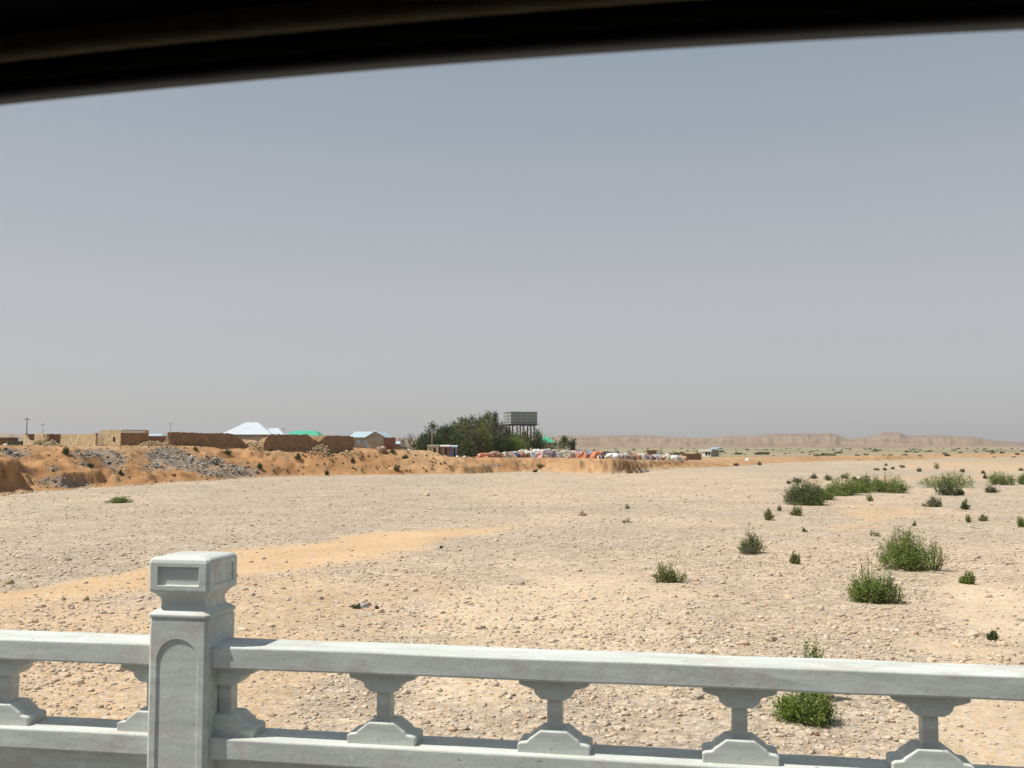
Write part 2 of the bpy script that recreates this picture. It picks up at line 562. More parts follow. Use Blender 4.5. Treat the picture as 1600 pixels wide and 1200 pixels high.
def build_ground():
    th = list(np.radians(np.arange(-33.0, 33.001, .095)))
    th += list(np.radians(np.arange(37, 324, 4.0)))
    th = np.array(th)
    R = np.concatenate([[3, 6, 9, 12], np.exp(np.linspace(math.log(14), math.log(90), 110)), np.arange(90.5, 262, .5), np.arange(262, 450, 2.2), np.exp(np.linspace(math.log(452), math.log(15000), 46))])
    nt_, nr = len(th), len(R)
    T, RR = np.meshgrid(th, R)
    X, Y = (np.sin(T) * RR).ravel(), (np.cos(T) * RR).ravel()
    full = height(X, Y, True)
    V = np.stack([X, Y, full[0]], 1)
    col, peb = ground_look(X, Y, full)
    s = full[1]
    rn = full[5]
    i = np.arange(nr - 1)[:, None] * nt_
    j = np.arange(nt_)[None]
    j2 = (j + 1) % nt_
    quads = np.stack([(i + j), (i + nt_ + j), (i + nt_ + j2), (i + j2)], -1).reshape(-1, 4)
    # middle fan
    V = np.vstack([V, [[0, 0, 0]]])
    col = np.vstack([col, col[:1]])
    peb = np.append(peb, 1)
    c = len(V) - 1
    s, rn = np.append(s, -50), np.append(rn, 16)
    fan = np.stack([np.full(nt_, c), np.full(nt_, c), np.arange(nt_), (np.arange(nt_) + 1) % nt_], -1)
    fs = s[quads].mean(1)
    fr = rn[quads].mean(1)
    zone = np.where(fs < 0, 0, np.where(fs < fr + 3, 1, 2))
    out = []
    for zi, nm in enumerate(('riverbed', 'river_bank', 'desert_plain')):
        q = quads[zone == zi]
        ids, inv = np.unique(q, return_inverse=True)
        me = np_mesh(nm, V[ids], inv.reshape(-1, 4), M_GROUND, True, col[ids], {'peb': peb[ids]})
        out.append(tag(link(nm, me), kind='structure'))
    ids = np.concatenate([[c], np.arange(nt_)])
    tri = np.stack([np.zeros(nt_, int), np.arange(1, nt_ + 1), np.roll(np.arange(1, nt_ + 1), -1)], -1)[:, ::-1]
    me = np_mesh('riverbed_under_bridge', V[ids], tri, M_GROUND, True, col[ids], {'peb': peb[ids]})
    link('bed_under_bridge', me, out[0])
    return out

RIVERBED, BANKO, PLAIN = build_ground()

# ------------------------------------------------------------------ far hills
def build_hills():
    D = 4200.0
    prof = [(-500, 684), (-200, 680), (0, 677), (60, 678), (140, 682), (240, 685), (420, 688), (560, 686), (620, 684), (760, 683), (850, 681), (990, 680), (1030, 681.5), (1060, 683.5), (1100, 684),
            (1130, 682), (1150, 680.5), (1165, 682.5), (1190, 680), (1206, 678), (1285, 677.5), (1297, 676.5), (1308, 680), (1320, 685), (1330, 686.5), (1345, 683.5), (1362, 682), (1377, 676), (1402, 675.5), (1414, 680.5), (1432, 681),
            (1470, 680), (1492, 682), (1512, 681.5), (1530, 684), (1552, 689), (1600, 691), (1800, 692), (2200, 690)]
    pu, pv = np.array([p[0] for p in prof], float), np.array([p[1] for p in prof], float)
    nu, nr = 1100, 64
    U = np.linspace(-500, 2200, nu)
    top = np.interp(U, pu, pv)
    top = top + .6 * fbm(U * .05, U * 0 + 3, 91, 3) * (1)
    Ht = np.array([zat(v, D) for v in top])
    Tt = np.linspace(0, 1, nr)
    UU, TT = np.meshgrid(U, Tt)
    HH = np.broadcast_to(Ht[None], UU.shape)
    dist = D - 1500 * (1 - TT) + fbm(UU * .01, TT * 2, 95, 3) * 140 * (1 - TT)
    n = fbm(UU * .028, TT * 1.2 + 5, 97, 4, True)
    g = fbm(UU * .09, TT * 1.0, 99, 3, True)
    shape = .25 * TT + .75 * sstep(TT + n * .18 * np.sin(np.pi * TT) + g * .09 * np.sin(np.pi * TT), .12, 1.0)
    Z = .2 + (HH - .2) * shape
    X = (UU - 800) / F / CP * dist
    V = np.stack([X.ravel(), dist.ravel(), Z.ravel()], 1)
    # flat tops and back slope
    back = np.stack([X[-1] * 1.25, np.full(nu, D * 1.25), Ht * .9], 1)
    V = np.vstack([V, back])
    i = np.arange(nr)[:, None] * nu
    j = np.arange(nu - 1)[None]
    quads = np.stack([i + j, i + j + 1, i + nu + j + 1, i + nu + j], -1).reshape(-1, 4)
    c0, c1 = np.array([.30, .215, .145]), np.array([.225, .16, .115])
    w = sstep(fbm(V[:, 0] * .004, V[:, 2] * .09, 101, 3), -.3, .4)
    cap = sstep(V[:, 2] / np.maximum(np.append(HH.ravel(), Ht), 1), .9, .99)
    col = c0 + (c1 - c0) * (w * .6 + cap * .35)[:, None]
    me = np_mesh('hills', V, quads, mat('hill_rock', (1, 1, 1), 1, .16, .02, attr='gcol', spec=.05), True, col)
    tag(link('hills', me), kind='structure')
build_hills()

# ------------------------------------------------------------------ stones on the riverbed
PAL = np.array([[.53, .45, .345], [.59, .515, .41], [.46, .39, .30], [.55, .43, .30], [.43, .38, .32], [.65, .58, .47], [.52, .38, .26], [.37, .32, .265], [.56, .46, .345], [.61, .50, .38]])
PAL = (PAL * .62 + np.array([.525, .43, .315]) * .38) * np.array([.96, .93, .92])
_t = (1 + 5 ** .5) / 2
ICO_V = np.array([(-1, _t, 0), (1, _t, 0), (-1, -_t, 0), (1, -_t, 0), (0, -1, _t), (0, 1, _t), (0, -1, -_t), (0, 1, -_t), (_t, 0, -1), (_t, 0, 1), (-_t, 0, -1), (-_t, 0, 1)]) / math.hypot(1, _t)
ICO_F = np.array([(0, 11, 5), (0, 5, 1), (0, 1, 7), (0, 7, 10), (0, 10, 11), (1, 5, 9), (5, 11, 4), (11, 10, 2), (10, 7, 6), (7, 1, 8), (3, 9, 4), (3, 4, 2), (3, 2, 6), (3, 6, 8), (3, 8, 9), (4, 9, 5), (2, 4, 11), (6, 2, 10), (8, 6, 7), (9, 8, 1)])

OCT_V = np.array([(1, 0, 0), (0, 1, 0), (-1, 0, 0), (0, -1, 0), (0, 0, 1), (0, 0, -1)], float)
OCT_F = np.array([(0, 1, 4), (1, 2, 4), (2, 3, 4), (3, 0, 4), (1, 0, 5), (2, 1, 5), (3, 2, 5), (0, 3, 5)])

def scatter_stones(x, y, z, size, flat=(.4, .75), pal=PAL, seed=1, sink=.3, lo=False):
    g = np.random.default_rng(seed)
    n = len(x)
    BV, BF = (OCT_V, OCT_F) if lo else (ICO_V, ICO_F)
    nv = len(BV)
    B = BV[None] * (1 + g.uniform(-.30, .30, (n, nv, 1)))
    sc = np.stack([size * g.uniform(.8, 1.35, n), size * g.uniform(.6, 1.0, n), size * g.uniform(*flat, n)], 1)
    B = B * sc[:, None]
    a = g.uniform(0, 2 * math.pi, n)
    tl = g.uniform(-.3, .3, n)
    Bz = B[..., 2] + B[..., 0] * tl[:, None]
    ca, sa = np.cos(a)[:, None], np.sin(a)[:, None]
    V = np.stack([B[..., 0] * ca - B[..., 1] * sa + x[:, None], B[..., 0] * sa + B[..., 1] * ca + y[:, None], Bz + (z + sc[:, 2] * (1 - 2 * sink))[:, None]], -1)
    Fc = BF[None] + (np.arange(n) * nv)[:, None, None]
    col = pal[g.integers(0, len(pal), n)] * g.uniform(.84, 1.15, (n, 1))
    return V.reshape(-1, 3), Fc.reshape(-1, 3), np.repeat(col, nv, 0)

M_STONE = mat('river_stone', (1, 1, 1), .9, .12, 20, attr='gcol', spec=.2)

def bed_points(n, d0, d1, seed, spread=.66, fade=None):
    """places on the gravel, as many per picture row near as far; thinned out beyond fade"""
    g = np.random.default_rng(seed)
    d = np.exp(g.uniform(math.log(d0), math.log(d1), n))
    keep = g.uniform(0, 1, n) < np.minimum(1, d / 24.0) ** 2
    if fade:
        keep &= g.uniform(0, 1, n) < 1 - sstep(d, *fade)
    d = d[keep]
    t = g.uniform(-spread, spread, len(d))
    x, y = t * d, d
    full = height(x, y, True)
    col, peb = ground_look(x, y, full)
    bars = sstep(fbm(x * .16 + y * .05, y * .07 - x * .03, 58, 3), -.35, .3)
    clus = (sstep(fbm(x * .8, y * .8, 57, 3), -.5, .3) * .55 + .45) * (bars * .5 + .5)
    ok = (full[1] < -1.0) & (g.uniform(0, 1, len(d)) < (peb * .95 + .05) * clus)
    return x[ok], y[ok], full[0][ok]

x, y, z = bed_points(46000, 14, 60, 5, fade=(38, 60))
size = np.clip(np.random.default_rng(9).lognormal(math.log(.029), .55, len(x)), .012, .13) * np.clip((y / 26) ** .4, .85, 1.4)
V, Fc, col = scatter_stones(x, y, z, size, (.28, .55), seed=3, sink=.36)
tag(link('gravel', np_mesh('gravel', V, Fc, M_STONE, False, col), RIVERBED), kind='stuff')
x, y, z = bed_points(34000, 14, 34, 7, fade=(24, 34))
size = np.clip(np.random.default_rng(12).lognormal(math.log(.036), .45, len(x)), .02, .10)
V, Fc, col = scatter_stones(x, y, z, size, (.3, .6), seed=8, sink=.33)
tag(link('pebbles', np_mesh('pebbles', V, Fc, M_STONE, False, col), RIVERBED), kind='stuff')
x, y, z = bed_points(90000, 14, 230, 6, fade=(60, 230))
size = np.clip(np.random.default_rng(10).lognormal(math.log(.03), .5, len(x)), .012, .11) * np.clip((y / 24) ** .45, .7, 2.4)
V, Fc, col = scatter_stones(x, y, z, size, (.3, .6), seed=4, sink=.34, lo=True)
tag(link('grit', np_mesh('grit', V, Fc, M_STONE, False, col), RIVERBED), kind='stuff')

def stone_meshes():
    out = []
    g = np.random.default_rng(77)
    for k in range(14):
        bm = bmesh.new()
        bmesh.ops.create_cube(bm, size=1)
        bmesh.ops.subdivide_edges(bm, edges=bm.edges[:], cuts=1, use_grid_fill=True)
        for v in bm.verts:
            c = v.co.normalized() * .5
            c = v.co.lerp(c, .75)
            c *= 1 + g.uniform(-.17, .17)
            v.co = Vector((c.x * g.uniform(.95, 1.05), c.y * .78, c.z * .5))
        me = bpy.data.meshes.new('stone')
        bm.to_mesh(me)
        bm.free()
        c = PAL[k % len(PAL)] * g.uniform(.9, 1.15)
        a = me.attributes.new('gcol', 'FLOAT_COLOR', 'POINT')
        cc = np.ones((len(me.vertices), 4), np.float32)
        cc[:, :3] = c
        a.data.foreach_set('color', cc.ravel())
        me.materials.append(M_STONE)
        out.append(me)
    return out
STONES = stone_meshes()
x, y, z = bed_points(2600, 15.2, 46, 21, .53)
for k in range(min(300, len(x))):
    o = link('stone', STONES[k % 14], RIVERBED)
    s = rnd.choice([.10, .12, .14, .17, .2, .27]) * (1 + (y[k] - 15) * .006) * rnd.uniform(.85, 1.15)
    o.location = (x[k], y[k], z[k] + s * .1)
    o.rotation_euler = (rnd.uniform(-.25, .25), rnd.uniform(-.25, .25), rnd.uniform(0, 6.3))
    o.scale = (s * rnd.uniform(.9, 1.3), s, s * rnd.uniform(.8, 1.2))

# ------------------------------------------------------------------ bridge, balustrade, car
RAIL_Z, DECK_Z = 4.2, 3.35
_A, _B = on_plane_z(0, 998, RAIL_Z), on_plane_z(1600, 1057, RAIL_Z)
E = (_B - _A).normalized()
N = Vector((-E.y, E.x, 0))
RZ = math.atan2(E.y, E.x)
RAIL_N = _A.dot(N)                       # distance of the rail's near face from the eye

def on_rail(u, v, off=0.0):
    """ray against the upright plane of the rail's near face: (place along the rail, height)"""
    r = ray(u, v)
    t = (RAIL_N + off) / r.dot(N)
    p = r * t
    return p.dot(E), EYE + p.z

M_PAINT = bpy.data.materials.new('grey_paint')
def paint_material(m):
    m.use_nodes = True
    nt = m.node_tree
    L = nt.links.new
    b = nt.nodes['Principled BSDF']
    b.inputs['Specular IOR Level'].default_value = .3
    tc = nt.nodes.new('ShaderNodeTexCoord')
    def nz(scale, detail, stretch=(1, 1, 1), rough=.62):
        mp = nt.nodes.new('ShaderNodeMapping')
        mp.inputs['Scale'].default_value = stretch
        L(tc.outputs['Object'], mp.inputs[0])
        n = nt.nodes.new('ShaderNodeTexNoise')
        n.inputs['Scale'].default_value = scale
        n.inputs['Detail'].default_value = detail
        n.inputs['Roughness'].default_value = rough
        L(mp.outputs[0], n.inputs['Vector'])
        return n.outputs[0]
    def ramp(src, p0, p1, c0=(0, 0, 0, 1), c1=(1, 1, 1, 1)):
        r = nt.nodes.new('ShaderNodeValToRGB')
        r.color_ramp.elements[0].position, r.color_ramp.elements[1].position = p0, p1
        r.color_ramp.elements[0].color, r.color_ramp.elements[1].color = c0, c1
        L(src, r.inputs[0])
        return r.outputs[0]
    def mix(fac, a_, b_, mode='MIX'):
        n = nt.nodes.new('ShaderNodeMix')
        n.data_type = 'RGBA'
        n.blend_type = mode
        for i_, q in ((0, fac), (6, a_), (7, b_)):
            if isinstance(q, (tuple, float, int)):
                n.inputs[i_].default_value = q
            else:
                L(q, n.inputs[i_])
        return n.outputs[2]
    streak = nz(2.4, 7, (1.0, 8, 10))
    patch = nz(3.1, 6, (1.6, 3, 3))
    spot = nz(8, 9, rough=.72)
    chip = nz(21, 5, (.8, 1, 1.6), .7)
    fine = nz(75, 4)
    c = ramp(streak, .30, .68, (.47, .495, .45, 1), (.66, .685, .64, 1))
    c = mix(ramp(patch, .50, .64), c, (.52, .50, .455, 1))                  # dusty areas
    c = mix(ramp(spot, .61, .67), c, (.72, .71, .68, 1))                  # chalky touch-up
    c = mix(ramp(chip, .66, .70), c, (.33, .31, .28, 1))                    # bare cement chips
    c = mix(ramp(nz(4.5, 5, (.55, 2.2, 5)), .69, .76), c, (.42, .24, .17, 1))   # rust coloured runs
    r3 = nt.nodes.new('ShaderNodeMapRange')
    r3.inputs[3].default_value, r3.inputs[4].default_value = .82, 1.14
    L(fine, r3.inputs[0])
    L(mix(1.0, c, r3.outputs[0], 'MULTIPLY'), b.inputs['Base Color'])
    rr = nt.nodes.new('ShaderNodeMapRange')
    rr.inputs[3].default_value, rr.inputs[4].default_value = .5, .9
    L(spot, rr.inputs[0])
    L(rr.outputs[0], b.inputs['Roughness'])
    ad = nt.nodes.new('ShaderNodeMath')
    ad.operation = 'SUBTRACT'
    L(spot, ad.inputs[0])
    L(ramp(chip, .66, .70), ad.inputs[1])
    bp = nt.nodes.new('ShaderNodeBump')
    bp.inputs['Strength'].default_value = .5
    bp.inputs['Distance'].default_value = .006
    L(ad.outputs[0], bp.inputs['Height'])
    L(bp.outputs[0], b.inputs['Normal'])
paint_material(M_PAINT)

W_RAIL = .19
POST_OFF = -.035
HS = .127                                                     # half width of a post
P_MID = on_rail(276, 1060, POST_OFF)[0]
def zpost(v): return on_rail(276, v - 6, POST_OFF)[1] - DECK_Z

def sq_ring(h, z, cy, ch=.012):
    ch = min(ch, h * .4)
    a = [(h, -h + ch), (h, h - ch), (h - ch, h), (-h + ch, h), (-h, h - ch), (-h, -h + ch), (-h + ch, -h), (h - ch, -h)]
    return [(p[0], p[1] + cy, z) for p in a]

def post_mesh():
    cy = POST_OFF + HS
    prof = [(HS, 0.0), (HS, zpost(976)), (HS * .97, zpost(974.5)), (HS * .97, zpost(972.5)), (HS * 1.03, zpost(971)), (HS * 1.03, zpost(967)), (HS * .80, zpost(958)), (HS * .76, zpost(953)), (HS * .77, zpost(944)),
            (HS * .90, zpost(936)), (HS * 1.03, zpost(931)), (HS * 1.04, zpost(928)), (HS * 1.04, zpost(886)), (HS * 1.01, zpost(881)), (HS * .93, zpost(878)), (HS * .6, zpost(875.5))]
    mb = MB()
    mb.rings([sq_ring(h, z, cy) for h, z in prof])
    me = mb.mesh('post')
    o = link('post_solid', me)
    cut = MB()
    w = HS * .69
    d = .012
    for side in (-1, 1):
        yf = cy + side * HS * 1.04
        cut.box(-w, w, yf - d * .8, yf + d, zpost(921), zpost(892))
        xf = side * HS * 1.04
        cut.box(xf - d * .6, xf + d, cy - w, cy + w, zpost(921), zpost(892))
        ys = cy + side * HS
        zs = zpost(1005) - w
        pts = [(-w, .12), (w, .12)] + [(w * math.cos(t), zs + w * math.sin(t)) for t in np.linspace(0, math.pi, 15)]
        cut.rings([[(px, ys - d * .45, pz) for px, pz in pts], [(px, ys + d * .45, pz) for px, pz in pts]])
    c = link('post_cut', cut.mesh('cut'))
    bm = bmesh.new(); bm.from_mesh(c.data); bmesh.ops.recalc_face_normals(bm, faces=bm.faces[:]); bm.to_mesh(c.data); bm.free()
    bm = bmesh.new(); bm.from_mesh(o.data); bmesh.ops.recalc_face_normals(bm, faces=bm.faces[:]); bm.to_mesh(o.data); bm.free()
    md = o.modifiers.new('cut', 'BOOLEAN')
    md.object = c
    md.operation = 'DIFFERENCE'
    md.solver = 'EXACT'
    bv = o.modifiers.new('bevel', 'BEVEL')
    bv.width = .0075
    bv.segments = 3
    bv.limit_method = 'ANGLE'
    bv.angle_limit = math.radians(28)
    bpy.context.view_layer.update()
    ev = o.evaluated_get(bpy.context.evaluated_depsgraph_get())
    res = bpy.data.meshes.new_from_object(ev)
    bpy.data.objects.remove(o)
    bpy.data.objects.remove(c)
    res.name = 'post'
    res.materials.clear()
    res.materials.append(M_PAINT)
    return res

def profile_prism(pts, y0, y1):
    """outline in x-z pushed through y"""
    return MB().rings([[(x, y0, z) for x, z in pts], [(x, y1, z) for x, z in pts]])

BALUSTRADE = thing('bridge_balustrade', 'pale grey painted concrete balustrade along the bridge edge', 'balustrade',
                   (N * RAIL_N + E * P_MID + Vector((0, 0, DECK_Z))), RZ)
z_rt = RAIL_Z - DECK_Z
z_rb = z_rt - .086
z_bt = on_rail(600, 1168)[1] - DECK_Z
z_bb = z_bt - .082
POST_ME = post_mesh()

def baluster(parent_x):
    """bracket-shaped baluster between the two rails"""
    cy = W_RAIL * .5
    h = z_rb - z_bt
    sh = MB().box(-.028, .028, cy - .03, cy + .03, z_bt + h * .26, z_rb - h * .26).build('baluster', M_PAINT, BALUSTRADE, bevel=.004)
    sh.location.x = parent_x
    w1, w2 = .135, .078
    zt = z_rb + .002
    cap_pts = [(-w1, zt), (-w1, zt - h * .09), (-w2 - .022, zt - h * .13), (-w2, zt - h * .15), (-w2 + .006, zt - h * .22), (-.045, zt - h * .29), (.045, zt - h * .29), (w2 - .006, zt - h * .22), (w2, zt - h * .15), (w2 + .022, zt - h * .13), (w1, zt - h * .09), (w1, zt)]
    profile_prism(cap_pts, cy - .052, cy + .052).build('bracket', M_PAINT, sh, bevel=.005)
    zb = z_bt - .002
    w1, w2 = .138, .092
    base_pts = [(w1, zb), (w1, zb + h * .12), (w1 - .012, zb + h * .14), (w2 + .01, zb + h * .15), (w2, zb + h * .195), (w2 - .012, zb + h * .225), (.05, zb + h * .31), (-.05, zb + h * .31), (-w2 + .012, zb + h * .225), (-w2, zb + h * .195), (-w2 - .01, zb + h * .15), (-w1 + .012, zb + h * .14), (-w1, zb + h * .12), (-w1, zb)]
    profile_prism(base_pts, cy - .064, cy + .064).build('foot', M_PAINT, sh, bevel=.005)
    return sh

b_px = [on_rail(603, 1110, .1)[0], on_rail(868, 1110, .1)[0], on_rail(1155, 1120, .1)[0], on_rail(1450, 1130, .1)[0]]
STEP = (b_px[3] - b_px[0]) / 3
first = on_rail(357, 1100, .1)[0] - P_MID
bay_b = [first] + [p - P_MID for p in b_px] + [b_px[3] - P_MID + STEP]
BAY = bay_b[-1] + first
def wobble_rail(x0, x1, zb, zt, y0, y1, seed):
    """a rail with slightly uneven cast edges"""
    g = random.Random(seed)
    n = max(2, int((x1 - x0) / .33))
    rings = []
    for i in range(n + 1):
        x = x0 + (x1 - x0) * i / n
        j = lambda a=.0022: g.uniform(-a, a)
        rings.append([(x, y0 + j(), zb + j()), (x, y1 + j(), zb + j()), (x, y1 + j(), zt + j()), (x, y0 + j(), zt + j())])
    return MB().rings(rings)
proto_bal = None
for k in range(-3, 4):
    x0 = k * BAY
    p = link('post', POST_ME, BALUSTRADE)
    p.location.x = x0
    xa, xb = x0 + HS - .004, x0 + BAY - HS + .004
    if k == 3:
        break
    wobble_rail(xa, xb, z_rb, z_rt, 0, W_RAIL, k + 50).build('top_rail', M_PAINT, BALUSTRADE, bevel=.008, seg=3)
    wobble_rail(xa, xb, z_bb, z_bt, -.004, W_RAIL - .004, k + 70).build('bottom_rail', M_PAINT, BALUSTRADE, bevel=.007)
    MB().box(xa, xb, .045, .145, .115, z_bb + .002).build('infill_panel', M_PAINT, BALUSTRADE)
    MB().box(xa, xb, -.03, W_RAIL + .03, .002, .125).build('plinth', M_PAINT, BALUSTRADE, bevel=.006)
    for bx in bay_b:
        if proto_bal is None:
            proto_bal = baluster(x0 + bx)
        else:
            c = copy_tree(proto_bal, BALUSTRADE)
            c.location.x = x0 + bx

M_CONC = mat('bridge_concrete', (.20, .19, .17), .95, .15, 2, bump=.2)
M_ASPH = mat('asphalt', (.055, .053, .05), .95, .25, 30, bump=.3)
def nslab(n0, n1, z0, z1, e0, e1):
    mb = MB()
    c = [E * e0 + N * n0, E * e1 + N * n0, E * e1 + N * n1, E * e0 + N * n1]
    mb.rings([[(q.x, q.y, z0) for q in c], [(q.x, q.y, z1) for q in c]])
    return mb
bridge = thing('bridge_deck', None, None, E * -0.0)
del_keys = [k for k in bridge.keys()]
tag(bridge, kind='structure')
nslab(-6.2, RAIL_N + .35, DECK_Z - .7, DECK_Z - .004, -70, 75).build('slab', M_CONC, bridge)
nslab(-5.0, RAIL_N - 1.3, DECK_Z - .15, DECK_Z, -70, 75).build('road', M_ASPH, bridge)
nslab(RAIL_N - 1.298, RAIL_N - .1, DECK_Z - .14, DECK_Z + .12, -70, 75).build('pavement', M_CONC, bridge, bevel=.015)
for k in range(-5, 6):
    nslab(-4.8, RAIL_N - .6, -1.5, DECK_Z - .702, k * 12 + 5.4, k * 12 + 6.5).build('pier', M_CONC, bridge)

# the vehicle whose side window the view goes through
M_RUB = mat('rubber_seal', (.018, .018, .022), .55, .1, 30)
M_TRIM = mat('window_trim', (.06, .058, .045), .6, .1, 30)
M_LINER = mat('brown_headliner', (.46, .34, .20), .95, .15, 80)
M_DARK = mat('black_plastic', (.012, .012, .012), .7, .1, 20)
M_BODY = mat('vehicle_paint', (.10, .105, .11), .35, .05, 4, spec=.5)
M_TYRE = mat('tyre', (.02, .02, .02), .9, .1, 20)
M_GLASSD = mat('tinted_glass', (.01, .012, .012), .1, .05, 3, spec=.5)
M_PANE = bpy.data.materials.new('clear_pane')
M_PANE.use_nodes = True
_n = M_PANE.node_tree
_n.nodes.clear()
_o = _n.nodes.new('ShaderNodeOutputMaterial')
_t2 = _n.nodes.new('ShaderNodeBsdfTransparent')
_t2.inputs[0].default_value = (.985, .99, .987, 1)
_n.links.new(_t2.outputs[0], _o.inputs[0])

CAR = thing('vehicle', 'vehicle on the bridge with dark side window frame and brown roof lining', 'car', (0, 0, DECK_Z), RZ)
WN = .45                                                     # side window plane, metres from the eye
hp = []
for (u, v) in [(0, 163), (160, 147), (400, 120), (720, 97), (960, 81), (1100, 74), (1600, 43)]:
    r = ray(u, v)
    p = r * (WN / r.dot(N))
    hp.append((p.dot(E), p.z))
hc = np.polyfit([p[0] for p in hp], [p[1] + .0042 for p in hp], 2)
def head_z(x): return float(np.polyval(hc, x)) + EYE - DECK_Z
HX = np.linspace(-.62, .62, 40)
def sweep(prof, xs=HX, lift=0.0):
    """profile points (n, dz) swept along the window head"""
    return MB().rings([[(x, n_, head_z(x) + dz + lift) for n_, dz in prof] for x in xs])
sweep([(.446, .0), (.462, .0), (.464, .006), (.444, .006)]).build('window_seal', M_RUB, CAR, True)
sweep([(.441, .0045), (.47, .0055), (.47, .016), (.440, .0085)]).build('window_trim', M_TRIM, CAR, True)
sweep([(.452, .008), (.478, .008), (.478, .07), (.456, .07)]).build('door_frame', M_DARK, CAR)
sweep([(.43 + .0065 * math.cos(t), .0155 + .0065 * math.sin(t)) for t in np.linspace(0, 2 * math.pi, 14)[:-1]]).build('lining_roll', M_LINER, CAR, True)
sweep([(.424, .0215), (.30, .075), (-.3, .11), (-1.2, .05), (-1.2, .075), (-.3, .135), (.30, .10), (.45, .065), (.445, .025)]).build('headliner', M_DARK, CAR, True)
ZS = EYE - DECK_Z
roof = sweep([(.50, .03), (.49, .07), (.35, .115), (-.3, .15), (-1.1, .10), (-1.25, .04), (-1.25, .075), (-1.1, .13), (-.3, .18), (.36, .145), (.505, .09)]).build('roof', M_BODY, CAR, True)
# lower body with hollow cabin, pillars and the other windows
MB().box(-2.2, 2.3, .44, .52, .35, ZS - .22).build('side_panel', M_BODY, CAR, bevel=.02)
MB().box(-2.2, 2.3, -1.3, -1.22, .35, ZS - .22).build('side_panel', M_BODY, CAR, bevel=.02)
MB().box(-2.18, 2.28, -1.215, .435, .33, .40).build('floor', M_DARK, CAR)
MB().box(-2.28, -2.205, -1.3, .52, .35, ZS + .2).build('tailgate', M_BODY, CAR, bevel=.02)
MB().box(2.305, 2.36, -1.3, .52, .35, ZS - .2).build('bulkhead', M_BODY, CAR)
MB().box(2.365, 3.2, -1.28, .50, .45, ZS - .38).build('bonnet', M_BODY, CAR, bevel=.08)
MB().box(-2.2, -.64, .45, .5, ZS - .215, ZS + .2).build('rear_quarter', M_BODY, CAR)
MB().box(.64, 1.0, .45, .5, ZS - .215, ZS + .25).build('pillar', M_BODY, CAR)
MB().box(1.005, 2.3, .47, .48, ZS - .215, ZS + .22).build('front_window', M_GLASSD, CAR)
MB().box(-2.2, 2.3, -1.27, -1.26, ZS - .215, ZS + .2).build('far_window', M_GLASSD, CAR)
MB().box(-2.2, -.625, -1.27, .50, ZS + .205, ZS + .3).build('rear_roof', M_BODY, CAR)
MB().box(.625, 2.3, -1.27, .50, ZS + .255, ZS + .33).build('front_roof', M_BODY, CAR)
MB().add([(2.30, -1.25, ZS - .19), (2.30, .47, ZS - .19), (2.10, .47, ZS + .25), (2.10, -1.25, ZS + .25), (2.31, -1.25, ZS - .19), (2.31, .47, ZS - .19), (2.11, .47, ZS + .25), (2.11, -1.25, ZS + .25)],
         [(0, 1, 2, 3), (7, 6, 5, 4), (0, 4, 5, 1), (1, 5, 6, 2), (2, 6, 7, 3), (3, 7, 4, 0)]).build('windscreen', M_GLASSD, CAR)
pane = MB()
pane.rings([[(x, .4525, ZS - .215) for x in (-.62,)] + [(x, .4525, head_z(x) + .004) for x in HX] + [(.62, .4525, ZS - .215)],
            [(x, .4565, ZS - .215) for x in (-.62,)] + [(x, .4565, head_z(x) + .004) for x in HX] + [(.62, .4565, ZS - .215)]])
pane.build('window_pane', M_PANE, CAR)
for wx in (-1.3, 2.55):
    for wy in (-1.15, .37):
        rings = []
        for yy, rr in ((-.12, .30), (-.1, .36), (.1, .36), (.12, .30)):
            rings.append([(wx + rr * math.cos(t), wy + yy, .362 + rr * math.sin(t)) for t in np.linspace(0, 2 * math.pi, 25)[:-1]])
        wl = MB().rings(rings).build('wheel', M_TYRE, CAR)
        MB().rings([[(wx + .2 * math.cos(t), wy + yy, .362 + .2 * math.sin(t)) for t in np.linspace(0, 2 * math.pi, 17)[:-1]] for yy in (-.125, .125)]).build('rim', M_BODY, wl)

# ------------------------------------------------------------------ refuse and rubble on the bank
def bank_samples(n, seed):
    g = np.random.default_rng(seed)
    d = g.uniform(88, 245, n)
    u = g.uniform(-60, 1200, n)
    x = (u - 800) / F * d * CP
    full = height(x, d, True)
    k = (full[1] > -1.5) & (full[1] < full[5] + 4)
    return x[k], d[k], full[0][k]

